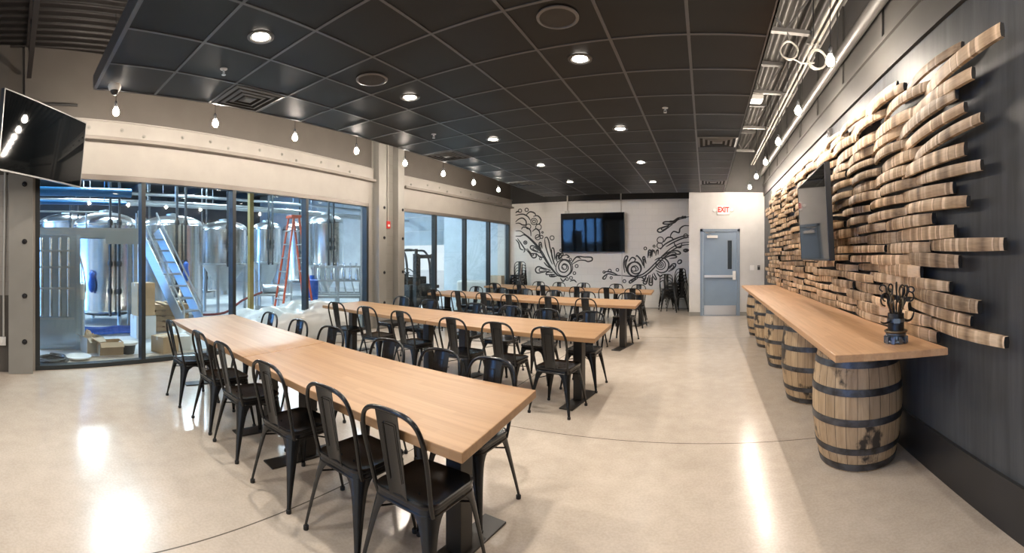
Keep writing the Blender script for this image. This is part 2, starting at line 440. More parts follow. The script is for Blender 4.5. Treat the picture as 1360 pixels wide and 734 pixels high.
# door in the back wall
def make_door():
    r = bpy.data.objects.new('door_1', None); C.objects.link(r); r.location = (.38, YD, 0); struct(r, 'blue grey steel exit door with push bar and narrow glass')
    w = (DX1 - DX0) / 2
    b = MB(); b.box(-w, -.02, 0, -w + .075, .12, DH); b.box(w - .075, -.02, 0, w, .12, DH); b.box(-w, -.02, DH - .075, w, .12, DH)
    b.build('door_frame', M['door_frame'], r, 0, .004)
    lw = w - .08
    b = MB(); x0, x1, z0, z1 = lw - .24, lw - .13, 1.22, 1.97
    b.box(-lw, .02, .008, x0, .065, DH - .08); b.box(x1, .02, .008, lw, .065, DH - .08); b.box(x0, .02, .008, x1, .065, z0); b.box(x0, .02, z1, x1, .065, DH - .08)
    leaf = b.build('door_leaf', M['door'], r, 0)
    g = MB().box(x0, .038, z0, x1, .046, z1).build('vision_glass', mat('dark_vision_glass', (.02, .025, .03), .08), leaf, 0)
    b = MB()
    for (a0, a1, c0, c1) in ((x0 - .02, x0, z0 - .02, z1 + .02), (x1, x1 + .02, z0 - .02, z1 + .02)): b.box(a0, .008, c0, a1, .02, c1)
    b.box(x0, .008, z0 - .02, x1, .02, z0); b.box(x0, .008, z1, x1, .02, z1 + .02)
    b.build('glass_trim', M['door_frame'], leaf, 0)
    MB().box(-lw + .02, .012, .02, lw - .02, .02, .27).build('kick_plate', M['steel'], r, 0)
    b = MB(); b.box(-lw + .03, -.035, 1.00, lw - .1, .0, 1.065); b.box(-lw + .03, 0, 1.01, -lw + .09, .02, 1.055); b.box(lw - .2, 0, 1.01, lw - .12, .02, 1.055)
    pb = b.build('push_bar', M['steel'], r, 0, .004)
    MB().box(lw - .11, -.05, .94, lw - .03, .02, 1.17).build('latch_case', M['white_plastic'], r, 0, .006)
    b = MB(); b.box(-lw + .1, -.05, 2.03, -lw + .38, .02, 2.1)
    cl = b.build('door_closer', M['white_plastic'], r, 0, .005)
    b = MB(); b.bar((-lw + .2, -.02, 2.11), (-lw + .05, -.09, 2.17), .02, .012); b.bar((-lw + .05, -.09, 2.17), (-lw + .3, -.01, 2.19), .02, .012)
    b.build('closer_arm', M['steel'], cl, 0)
    MB().box(-lw, -.01, 0, lw, .1, .008).build('threshold', M['steel'], r, 0)
make_door()
def text_mesh(body, size, depth):
    c = bpy.data.curves.new('lettering', 'FONT'); c.body = body; c.size = size; c.align_x = 'CENTER'; c.align_y = 'CENTER'; c.extrude = depth; c.offset = .007
    o = bpy.data.objects.new('lettering', c); C.objects.link(o)
    me = bpy.data.meshes.new_from_object(o.evaluated_get(bpy.context.evaluated_depsgraph_get()))
    bpy.data.objects.remove(o); return me
def make_exit():
    r = thing('exit_sign', 'white emergency sign with red EXIT letters and twin lamps above the door', 'sign', (.465, YD, 2.64))
    MB().box(-.165, -.045, 0, .165, 0, .24).build('sign_case', M['white_plastic'], r, 0, .008)
    me = text_mesh('EXIT', .185, .004); me.materials.append(M['sign_red'])
    o = bpy.data.objects.new('lettering', me); C.objects.link(o); o.parent = r; o.location = (0, -.048, .125); o.rotation_euler = (PI / 2, 0, 0)
    o.scale = (.78, 1, 1); o['label'] = 'red EXIT letters'
    for s in (-1, 1):
        b = MB(); b.tube([(s * .165, -.02, .12), (s * .20, -.03, .12)], .012)
        b.M = Matrix.Translation((s * .225, -.03, .12)) @ Matrix.Rotation(PI / 2, 4, 'X'); b.lathe([(.02, -.03), (.042, -.02), (.048, .02), (.042, .032)], 16)
        b.build('emergency_lamp', M['white_plastic'], r)
make_exit()
b = MB().box(1.17, YD - .012, 1.19, 1.28, YD, 1.32); r = b.build('light_switch_plate', M['white_plastic'], None, 0, .003)
tag(r, 'white switch plate on the wall right of the grey door', 'switch')
MB().box(1.215, YD - .022, 1.235, 1.235, YD - .012, 1.275).build('toggle', M['white_plastic'], r, 0)
r = MB().box(1.36, YD - .03, 1.20, 1.43, YD, 1.32).build('card_reader', M['bezel'], None, 0, .005)
tag(r, 'small black card reader beside the white switch plate', 'card reader')
MB().box(1.37, YD - .033, 1.28, 1.42, YD - .03, 1.31).build('reader_window', M['bezel_grey'], r, 0)

# ------------------------------------------------------------------ left walls with windows
def wall_matrix(p0, p1):
    d = (p1 - p0); L = d.length; a = math.atan2(d.y, d.x)
    # local x along the wall, local y points into the brewery (away from the room), z up
    return Matrix.Translation((p0.x, p0.y, 0)) @ rot_z(a), L
WT = 2.60
def window(name, p0, p1, splits, top0, sill=.06):
    Mx, L = wall_matrix(p0, p1)
    r = bpy.data.objects.new(name, None); C.objects.link(r); r.matrix_world = Mx; struct(r)
    b = MB(); w = .065
    b.box(0, 0, 0, L, .13, sill)
    for s in [0] + splits + [L]:
        x0 = min(max(s - w / 2, 0), L - w); b.box(x0, 0, sill, x0 + w, .13, top0)
    b.build('window_frame', M['frame_dark'], r, 0, .004)
    b = MB(); b.box(0, -.005, top0, L, .13, top0 + .075)
    b.build('window_head', M['frame_lite'], r, 0, .004)
    xs = [0] + splits + [L]
    for i in range(len(xs) - 1):
        MB().box(xs[i] + w / 2, .055, sill, xs[i + 1] - w / 2, .063, top0).build('glass_pane', M['glass'], r, 0)
    return Mx, L
def left_bay(num, p0, p1, q0, q1, splits, beam_z0, beam_z1):
    """q0..q1: the opening on the line p0..p1"""
    Mx, L = wall_matrix(p0, p1)
    b = MB(); b.M = Mx; b.box(0, 0, WT + .075, L, .2, beam_z0 + .02)
    if q0 > 0: b.box(0, 0, 0, q0, .2, WT + .075)
    if q1 < L: b.box(q1, 0, 0, L, .2, WT + .075)
    struct(b.build('wall_left_header_%d' % num, M['offwhite'], None, 0))
    b = MB(); b.M = Mx; b.box(0, 0, beam_z0 + .02, L, .2, ZD)
    struct(b.build('wall_left_upper_%d' % num, M['taupe'], None, 0))
    b = MB(); b.M = Mx
    b.box(0, -.055, beam_z0 + .05, L, .0, beam_z1); b.box(0, -.07, beam_z1, L, 0, beam_z1 + .02)
    o = struct(b.build('trim_%d' % (num + 1), M['beam_white'], None, 0, .004), 'cream steel beam with bolt heads over the windows')
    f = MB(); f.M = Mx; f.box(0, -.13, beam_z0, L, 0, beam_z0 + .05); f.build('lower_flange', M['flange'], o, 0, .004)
    d = (p1 - p0).normalized()
    k = 0; x = .25
    while x < L - .2:
        c = MB(); zz = beam_z0 + (.17 if k % 3 else .11)
        c.M = Mx @ Matrix.Translation((x, -.055, zz)) @ Matrix.Rotation(PI / 2, 4, 'X')
        c.lathe([(.03, 0), (.03, .004), (.017, .005), (.017, .02), (.012, .022)], 12)
        c.build('bolt', M['column_paint'], o)
        k += 1; x += (.33, .62, .48)[k % 3]
    a = p0 + d * q0; e = p0 + d * q1
    return window('window_%d' % num, a, e, splits, WT)
dA = (LA1 - LA0).length
left_bay(1, LA0, LA1, .14, dA - .10, [1.56, 3.12, 4.72], 3.13, 3.40)
dB = (LB1 - LB0).length
left_bay(2, LB0, LB1, .02, dB - .05, [1.27, 2.63, 3.92], 3.13, 3.40)
# block pier between the two windows with its steel column
b = MB(); b.prism([(LA1.x, LA1.y - .04), (LA1.x + .0, LB0.y + .04), (LA1.x - .3, LB0.y + .04), (LA1.x - .3, LA1.y - .04)], 0, ZD)
struct(b.build('wall_left_pier', M['column_block'], None, 0))
def column(name, x, y0, y1, label, depth=.1, bolts=((.3,), )):
    b = MB(); b.box(x, y0, 0, x + .02, y1, ZD); b.box(x - .1, (y0 + y1) / 2 - .01, 0, x, (y0 + y1) / 2 + .01, ZD)
    return b
def flange_col(num, xc, y0, y1, zb, label, wx=.16, ztop=ZD):
    b = MB(); b.box(xc, y0, 0, xc + wx, y0 + .03, ZD) if False else None
    b.box(xc, y0, 0, xc + wx, y1, ztop)
    o = struct(b.build('trim_%d' % num, M['column_paint'], None, 0, .005), label)
    for z in zb:
        c = MB(); c.M = Matrix.Translation((xc + wx, (y0 + y1) / 2 + .05, z)) @ Matrix.Rotation(PI / 2, 4, 'Y')
        c.lathe([(.035, 0), (.035, .005), (.02, .006), (.02, .022), (.014, .026)], 12)
        c.build('bolt', M['iron'], o)
    return o
flange_col(6, -6.5, 6.98, 7.22, (.55, 1.2, 1.95, 2.6), 'bolted steel column beside the first window')
flange_col(7, -6.5, 7.62, 7.84, (.55, 1.2, 1.95, 2.6), 'bolted steel column beside the second window')
flange_col(8, -5.98, -.02, .30, (.42, 1.02, 1.73, 2.48), 'bolted grey steel column left of the first window', .2, 2.75)
# grey block wall to the left of the column, running behind the camera
struct(MB().box(-6.1, YB, 0, -5.9, .0, ZD).build('wall_left', M['block_left'], None, 0))
struct(MB().box(-6.1, 0, 0, -5.97, .36, ZD).build('wall_left_corner', M['taupe'], None, 0))
b = MB(); b.box(-5.9, YB, 0, -5.895, -.0, 1.02)
struct(b.build('trim_9', M['taupe'], None, 0), 'taupe painted lower wall')
b = MB(); b.box(-5.9, YB, 2.62, -5.895, -.0, ZD)
struct(b.build('trim_10', M['taupe'], None, 0), 'taupe painted upper wall')

# fire alarm, switch box on conduit at left
r = thing('fire_alarm', 'red fire alarm strobe box on the pier between the windows', 'fire alarm', (-6.5, 7.42, 2.17))
MB().box(0, -.065, 0, .05, .065, .16).build('alarm_case', M['alarm_red'], r, 0, .008)
b = MB(); b.M = Matrix.Translation((.05, 0, .06)) @ Matrix.Rotation(PI / 2, 4, 'Y'); b.lathe([(.03, 0), (.03, .012), (.015, .02)], 14); b.build('strobe_lens', M['white_plastic'], r)
b = MB(); b.tube([(-6.47, 7.42, 2.33), (-6.47, 7.42, 4.3)], .012)
tag(b.build('conduit', M['conduit_white']), 'thin pale conduit rising from the red fire alarm', 'conduit')
r = thing('outlet_box', 'white switch box on the grey wall at the far left', 'switch', (-5.895, -.10, .36))
MB().box(0, -.045, 0, .05, .045, .11).build('box_body', M['white_plastic'], r, 0, .006)
MB().box(.05, -.012, .035, .062, .012, .075).build('toggle', M['white_plastic'], r, 0, .003)
b = MB(); b.tube([(-5.87, -.085, .47), (-5.87, -.085, 1.2), (-5.87, -.07, 2.0), (-5.87, -.06, 3.3), (-5.85, -.05, 3.42), (-5.7, -.03, 3.46)], .015)
tag(b.build('conduit', M['conduit_white']), 'white conduit running down the grey wall to the switch box', 'conduit')

# ------------------------------------------------------------------ dropped ceiling
TX = .61; TY = .63; CX0 = .48 - 8 * TX; CY0 = .86; NY = 17; CY1 = CY0 + NY * TY - .02
b = MB(); b.box(CX0, CY0, ZC, .48, CY1, ZC + .03); b.box(CX0, CY0, ZC + .03, .48, CY0 + .02, ZC + .12); b.box(CX0, CY0, ZC + .03, CX0 + .02, CY1, ZC + .12)
struct(b.build('ceiling_dropped', M['tile'], None, 0), 'charcoal dropped tile ceiling')
b = MB(); g = .012
for i in range(9):
    x = .48 - i * TX; b.box(x - g, CY0 - .012, ZC - .006, x + g, CY1, ZC + .001)
for j in range(NY + 1):
    y = min(CY0 + j * TY, CY1); b.box(CX0, y - g, ZC - .0055, .48, y + g, ZC + .001)
b.box(CX0 - .012, CY0 - .012, ZC - .006, CX0, CY1, ZC + .05); b.box(.48, CY0, ZC - .006, .492, CY1, ZC + .06); b.box(CX0, CY0 - .024, ZC - .006, .48, CY0 - .012, ZC + .13)
struct(b.build('trim_11', M['grid'], None, 0), 'grey metal grid of the dropped ceiling')

def downlight_proto():
    r = thing('recessed_downlight', '', 'ceiling light')
    b = MB(); b.lathe([(.105, 0), (.105, -.008), (.082, -.012), (.075, -.002), (.075, 0)], 28, cap=False); b.build('trim_ring', M['lamp_trim'], r)
    b = MB(); b.lathe([(.001, -.004), (.066, -.004), (.066, -.0005)], 24); b.build('lens', M['can'], r)
    return r
dl = downlight_proto()
ord_ = ['nearest', 'second', 'third', 'fourth', 'fifth']
can_pos = [((-2.88, 1.83), 0, 0), ((-2.91, 3.69), 0, 1), ((-2.94, 5.65), 0, 2), ((-2.97, 7.61), 0, 3), ((-3.0, 9.49), 0, 4),
           ((-1.06, 3.64), 1, 0), ((-1.12, 5.74), 1, 1), ((-1.15, 7.83), 1, 2), ((-1.18, 9.88), 1, 3)]
for i, (p, row, k) in enumerate(can_pos):
    place(dl, i, (p[0], p[1], ZC - .006), 0, 'round recessed downlight, %s from the camera in the %s ceiling row' % (ord_[k], ('left', 'right')[row]), 'recessed downlights')
def add_spot(x, y, e, z=ZC - .03, size=120, rad=.03):
    l = bpy.data.lights.new('downlight_beam', 'SPOT'); l.energy = e; l.spot_size = math.radians(size); l.spot_blend = .5; l.shadow_soft_size = rad; l.color = (1, .93, .83)
    o = bpy.data.objects.new('downlight_beam', l); C.objects.link(o); o.location = (x, y, z)
CAN_W = 80
for p, row, k in can_pos: add_spot(p[0], p[1], CAN_W)
add_spot(-1.03, 1.6, CAN_W); add_spot(-1.0, -.4, CAN_W); add_spot(-2.9, -.2, CAN_W); add_spot(-4.6, -.6, CAN_W * .6)  # out-of-view spots without fixtures; the last is added for light at the left

def speaker_proto():
    r = thing('ceiling_speaker', '', 'speaker')
    b = MB(); b.lathe([(.152, 0), (.152, -.008), (.132, -.012), (.128, -.004)], 36, cap=False); b.build('trim_ring', M['speaker_ring'], r)
    b = MB(); b.lathe([(.001, -.009), (.08, -.008), (.128, -.004), (.128, 0)], 36); b.build('grille', M['speaker'], r)
    return r
sp = speaker_proto()
place(sp, 0, (-1.03, 2.97, ZC - .004), 0, 'round dark speaker in the ceiling at top centre', 'ceiling speakers')
place(sp, 1, (-2.9, 3.09, ZC - .004), 0, 'round dark speaker between the two front left downlights', 'ceiling speakers')
def vent_proto():
    r = thing('ceiling_vent', '', 'vent')
    b = MB(); b.box(-.28, -.28, -.002, .28, .28, 0); b.build('backing', M['vent_dark'], r, 0)
    for k, h in enumerate((.29, .215, .145, .075)):
        b = MB(); w = .032
        top = -.002
        pr = [(h, -.003), (h, top - .006), (h - w, top - .014), (h - w, top - .009)]
        rings = [[(sx * q, sy * q, z) for sx, sy in ((-1, -1), (1, -1), (1, 1), (-1, 1))] for q, z in pr]
        b.loft(rings, True); b.build('louver_ring', M['vent'], r, 0)
    b = MB(); b.box(-.045, -.045, -.016, .045, .045, -.006); b.build('centre_plate', M['vent'], r, 0)
    return r
vp = vent_proto()
for i, (x, y, l) in enumerate([(CX0 + TX / 2, CY0 + 2.5 * TY, 'square louvred vent nearest the camera at the left ceiling edge'),
                               (CX0 + TX / 2, CY0 + 8.5 * TY, 'square louvred vent at left ceiling edge near the pier'),
                               (CX0 + TX / 2, CY0 + 13.5 * TY, 'square louvred vent at left ceiling edge nearest the mural'),
                               (.48 - TX / 2, CY0 + 9 * TY, 'square louvred vent at right ceiling edge, closer to the camera'),
                               (.48 - TX / 2, CY0 + 14.5 * TY, 'square louvred vent at right ceiling edge over the door')]):
    place(vp, i, (x, y, ZC - .004), 0, l, 'ceiling vents')
def sprinkler_proto():
    r = thing('fire_sprinkler', '', 'sprinkler')
    b = MB(); b.lathe([(.034, 0), (.034, -.006), (.02, -.012), (.012, -.014)], 18); b.build('escutcheon', M['steel'], r)
    b = MB(); b.lathe([(.009, -.014), (.009, -.03)], 10)
    for s in (-1, 1): b.tube([(s * .009, 0, -.028), (s * .016, 0, -.04), (s * .005, 0, -.054)], .003, 6)
    b.lathe([(.004, -.054), (.02, -.055), (.02, -.058), (.004, -.06)], 14); b.build('sprinkler_head', M['steel'], r)
    return r
sk = sprinkler_proto()
for i, (x, y, l) in enumerate([(-3.55, 1.86, 'chrome sprinkler head in the ceiling tile beside the front left vent'), (-3.53, 5.01, 'chrome sprinkler head in the ceiling tile over the pier'),
                               (-.46, 5.03, 'dark sprinkler head in the stained tile right of centre')]):
    place(sk, i, (x, y, ZC), 0, l, 'ceiling sprinklers')
# camera dome at the near left ceiling corner
r = thing('security_camera', 'white dome security camera at the near left ceiling corner', 'security camera', (-4.24, 1.02, ZC - .006))
b = MB(); b.lathe([(.06, 0), (.066, -.02), (.058, -.05), (.045, -.062)], 24); b.build('housing', M['white_plastic'], r)
b = MB(); b.lathe([(.045, -.06), (.04, -.08), (.024, -.098), (.001, -.103)], 20); b.build('lens_dome', M['bezel'], r)
# ------------------------------------------------------------------ pendant bulbs
def bulb_proto():
    r = thing('pendant_bulb', '', 'light bulb')
    b = MB(); b.lathe([(.001, -.052), (.02, -.047), (.034, -.028), (.037, -.008), (.031, .015), (.018, .038), (.014, .05)], 16); b.build('bulb_glass', M['bulb'], r)
    b = MB(); b.lathe([(.016, .046), (.02, .052), (.02, .11), (.008, .125)], 14); b.build('socket', M['bezel'], r)
    b = MB(); b.tube([(0, 0, .12), (0, 0, ZD - 3.22)], .004, 6); b.build('cord', M['bezel'], r)
    return r
bp = bulb_proto(); bulb_z = 3.22; k = 0
lo = ['nearest the camera', 'second from the camera', 'third from the camera', 'fourth, just before the pier', 'first beyond the pier', 'second beyond the pier', 'third beyond the pier', 'farthest, nearest the mural']
for i, y in enumerate((1.22, 2.5, 3.75, 4.97, 6.2, 7.43, 8.66, 9.9)):
    place(bp, k, (-5.0, y, bulb_z), 0, 'glowing pendant bulb of the left window row, ' + lo[i], 'pendant bulbs by the windows'); k += 1
for y, l in ((1.0, 'added out of view to brighten the wall'),):  # unseen bulb added to brighten the top of the near wall
    place(bp, k, (1.06, y, bulb_z), 0, 'glowing pendant bulb of the right bar row, ' + l, 'pendant bulbs over the bar'); k += 1
ro = ['nearest the camera in the picture', 'second from the camera', 'third from the camera', 'fourth from the camera', 'second from the back wall', 'nearest the back wall']
for i, y in enumerate((3.66, 5.0, 6.4, 7.8, 9.2, 10.6)):
    place(bp, k, (1.06, y, bulb_z), 0, 'glowing pendant bulb of the right bar row, ' + ro[i], 'pendant bulbs over the bar'); k += 1

# ------------------------------------------------------------------ open deck: joists, pipe, conduits
def joist(y, x0, x1, label, group, jm='joist'):
    r = thing('roof_joist', label, 'joist', (0, y, 0), 0, group)
    b = MB(); b.box(x0, -.035, ZD - .05, x1, .035, ZD - .001); b.build('top_chord', M[jm], r, 0)
    b = MB(); b.box(x0, -.03, ZD - .46, x1, .03, ZD - .42); b.build('bottom_chord', M[jm], r, 0)
    b = MB(); n_ = max(2, round((x1 - x0) / .35)); w = (x1 - x0) / n_
    for i in range(n_):
        z0, z1 = (ZD - .44, ZD - .03) if i % 2 else (ZD - .03, ZD - .44)
        b.tube([(x0 + i * w, 0, z0), (x0 + (i + 1) * w, 0, z1)], .012, 6)
    b.build('web_bars', M[jm], r)
for y, l in ((1.1, 'first'), (2.85, 'second'), (4.6, 'third'), (6.35, 'fourth'), (8.1, 'fifth'), (9.85, 'sixth')):
    joist(y, .55, 1.12, 'short grey roof joist over the bar, %s from the camera' % l, 'roof joists over the bar')
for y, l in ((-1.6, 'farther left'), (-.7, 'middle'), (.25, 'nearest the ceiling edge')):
    joist(y, -5.85, -3.2, 'roof joist with shade in its colour at the top left corner, ' + l, 'roof joists at the left', 'joist_shaded')
b = MB(); b.tube([(1.41, -1, 3.66), (1.41, 2.9, 3.66)], .06, 16); b.tube([(1.41, 2.9, 3.66), (1.41, 3.15, 3.66)], .08, 16); b.tube([(1.41, 3.15, 3.66), (1.41, 11.5, 3.66)], .06, 16)
b.tube([(1.41, 3.02, 3.66), (1.52, 3.02, 3.66)], .05, 12)
for y in (.6, 4.6, 6.35, 8.1, 9.85): b.tube([(1.41, y, 3.70), (1.41, y, ZD - .004)], .008, 6)
tag(b.build('sprinkler_pipe', M['conduit_grey']), 'thick grey sprinkler pipe running along the top of the right wall', 'pipe')
r = thing('conduit_run', 'pair of white conduits with couplings running above the bar bulbs', 'conduit', (0, 0, 0))
for dx in (-.028, .028):
    b = MB(); b.tube([(1.13 + dx, -1, 3.76), (1.13 + dx, 10.6, 3.76)], .014, 10)
    for y in (2.8, 4.55, 6.0, 7.6, 9.2): b.tube([(1.13 + dx, y - .04, 3.76), (1.13 + dx, y + .04, 3.76)], .02, 10)
    b.build('conduit', M['conduit_white'], r)
for y in (2.8, 4.55, 6.0, 7.6):
    b = MB(); b.cbox((1.13, y, 3.785), (.15, .03, .02)); b.tube([(1.13, y, 3.79), (1.13, y, ZD)], .006, 6); b.build('hanger', M['conduit_grey'], r)
def coil(c, rad, turns, name, label, zt=.03, axis=0):
    pts = []; N_ = int(turns * 20)
    for i in range(N_ + 1):
        a = 2 * PI * i / 20; rr = rad * (1 + .03 * math.sin(i * 1.3))
        pts.append((c[0] + rr * math.cos(a), c[1] + zt * (i / N_ - .5) + .01 * math.sin(i * .7), c[2] + rr * math.sin(a)))
    b = MB(); b.tube(pts, .008, 6); return b
b = coil((1.16, 4.5, 3.60), .1, 5, '', ''); b.tube([(1.16, 4.5, 3.7), (1.16, 4.55, 3.79)], .008, 6)
tag(b.build('cable_coil', M['conduit_white']), 'coil of white cable hung from the conduits', 'cable')
b = coil((.86, 4.5, 3.66), .09, 2, '', ''); b.tube([(.86, 4.5, 3.75), (.86, 4.6, 3.91)], .008, 6); b.tube([(.9, 4.5, 3.58), (1.0, 4.5, 3.54), (1.13, 4.5, 3.56)], .008, 6)
tag(b.build('cable_coil', M['conduit_white']), 'single loop of white cable left of the larger coil', 'cable')
r = thing('strip_light', 'white strip fixture under the deck above the bar', 'ceiling light', (.72, 6.5, 3.83))
MB().box(-.12, -.1, 0, .12, .1, .07).build('fixture_body', M['white_plastic'], r, 0, .005)
MB().box(-.1, -.08, -.012, .1, .08, 0).build('diffuser', emit('strip_diffuser', (1, .95, .88), 2.), r, 0)
b = MB(); b.tube([(0, 0, .07), (0, 0, ZD - 3.83)], .006, 6); b.build('hanger_rod', M['conduit_grey'], r)
r = thing('wall_device', 'small grey alarm speaker on the right wall above the staves', 'alarm', (XR, 5.3, 2.98))
MB().box(-.045, -.05, 0, 0, .05, .14).build('device_case', M['deck_side'], r, 0, .006)
b = MB(); b.M = Matrix.Translation((-.045, 0, .07)) @ Matrix.Rotation(-PI / 2, 4, 'Y'); b.lathe([(.035, 0), (.03, .012), (.01, .014)], 14); b.build('device_grille', M['charcoal_trim'], r)
# black conduit and white box at the top-left
b = MB(); b.tube([(-5.87, -.2, 3.5), (-5.87, .2, 3.56), (-5.86, .9, 3.56)], .02, 8)
tag(b.build('pipe', M['black_paint']), 'black pipe along the taupe wall at the top left', 'pipe')

# ------------------------------------------------------------------ televisions
def tv(name, label, w, h, loc, rz, tilt, edge, screen=True, d=.05, mount='arm', mlen=.4):
    r = thing(name, label, 'television', loc, rz)
    R = Matrix.Rotation(tilt, 4, 'X')
    b = MB(); b.M = R; b.box(-w / 2, 0, -h / 2, w / 2, d, h / 2); b.box(-w * .3, d, -h * .35, w * .3, d + .035, h * .3)
    b.build('tv_body', M['bezel'], r, 0, .004)
    b = MB(); b.M = R; t = .012
    b.box(-w / 2, -.004, -h / 2, w / 2, .001, -h / 2 + t * 1.5); b.box(-w / 2, -.004, h / 2 - t, w / 2, .001, h / 2)
    b.box(-w / 2, -.004, -h / 2, -w / 2 + t, .001, h / 2); b.box(w / 2 - t, -.004, -h / 2, w / 2, .001, h / 2)
    b.build('bezel', edge, r, 0)
    b = MB(); b.M = R; b.box(-w / 2 + t, -.002, -h / 2 + t, w / 2 - t, 0, h / 2 - t); b.build('screen', M['screen'], r, 0)
    b = MB(); b.M = R
    b.box(-.22, d + .03, -.2, -.18, d + .05, .2); b.box(.18, d + .03, -.2, .22, d + .05, .2); b.box(-.22, d + .03, -.02, .22, d + .06, .02)
    b.M = Matrix()
    if mount == 'arm':
        b.bar((0, d + .04, 0), (.12, d + mlen * .5, 0), .05, .04); b.bar((.12, d + mlen * .5, 0), (0, mlen, 0), .05, .04); b.box(-.12, mlen - .02, -.2, .12, mlen, .2)
    else: b.box(-.3, d + .03, -.15, .3, mlen, .15)
    b.build('wall_mount', M['bezel'], r, 0)
    return r
tv('television', 'large black television hanging at the left edge above the window', 1.56, .86, (-5.27, .44, 2.885), math.atan2(1.08, -1.15), .12, M['bezel_grey'], mlen=.62)
tv('television', 'large black television centred on the mural wall', 2.0, 1.2, (-3.41, YM - .17, 2.285), 0, .05, M['bezel'], mount='flat', mlen=.17)
tv('television', 'tilted black television on the stave wall above the bar', 1.52, .89, (1.115, 4.58, 1.935), -PI / 2 - .05, .055, M['bezel'], mlen=XR - 1.115)
for x, l in ((-4.25, 'left'), (-2.55, 'right')):
    b = MB(); b.tube([(x, YM - .02, 2.86), (x, YM - .02, ZD - .05)], .02, 8)
    if l == 'left': b.box(x - .08, YM - .05, 2.9, x + .06, YM, 2.98)
    tag(b.build('conduit', M['conduit_white']), '%s of two white conduits rising behind the mural wall television' % l, 'conduit', 'conduits above the mural wall television')

b = MB(); b.tube([(-2.52, YM - .012, .25), (-2.52, YM - .012, 1.75)], .01, 8)
tag(b.build('conduit', M['conduit_white']), 'thin pale conduit dropping below the mural wall television', 'conduit')
# ------------------------------------------------------------------ tables
TZ = .76; TT = .045
# corners: near right, far right, far left, near left
ROWS = [dict(c=[(-.90, 1.47), (-.95, 2.36), (-5.22, 2.88), (-5.08, 1.95)], nm='front'),
        dict(c=[(-1.03, 4.03), (-1.07, 4.97), (-5.45, 5.54), (-5.40, 4.60)], nm='second'),
        dict(c=[(-1.09, 6.85), (-1.14, 7.86), (-5.70, 8.70), (-5.62, 7.72)], nm='third'),
        dict(c=[(-1.16, 9.44), (-1.22, 10.45), (-5.80, 11.45), (-5.72, 10.45)], nm='farthest')]
def lerp(a, b, t): return tuple(a[i] + (b[i] - a[i]) * t for i in range(len(a)))
def make_table(row, half):
    nr, fr, fl, nl = row['c']
    t0, t1 = ((0, .485), (.487, 1.))[half]
    q = [lerp(nr, nl, t0), lerp(fr, fl, t0), lerp(fr, fl, t1), lerp(nr, nl, t1)]
    cx = sum(p[0] for p in q) / 4; cy = sum(p[1] for p in q) / 4
    a = math.atan2(nl[1] - nr[1], nl[0] - nr[0]) - PI
    r = thing('dining_table', 'oak table with black pedestals, %s half of the %s long row' % (('right', 'left')[half], row['nm']), 'table', (cx, cy, 0), a, 'oak tables in the %s row' % row['nm'])
    inv = rot_z(-a) @ Matrix.Translation((-cx, -cy, 0))
    poly = [tuple((inv @ Vector((p[0], p[1], 0)))[:2]) for p in q]
    MB().prism(poly, TZ - TT, TZ).build('tabletop', M['table_oak'], r, 0, .004)
    L = .5 * abs(poly[0][0] - poly[3][0])
    for sx in (-1, 1):
        x = sx * (L - (.28 if (half == 0 and sx == 1) or (half == 1 and sx == -1) else .30))
        b = MB(); b.box(x - .05, -.05, .012, x + .05, .05, TZ - TT - .01); b.box(x - .045, -.3, TZ - TT - .035, x + .045, .3, TZ - TT)
        leg = b.build('pedestal', M['pedestal'], r, 0, .004)
        MB().box(x - .075, -.34, 0, x + .075, .34, .012).build('base_plate', M['pedestal'], leg, 0, .003)
for row in ROWS:
    for h in (0, 1): make_table(row, h)

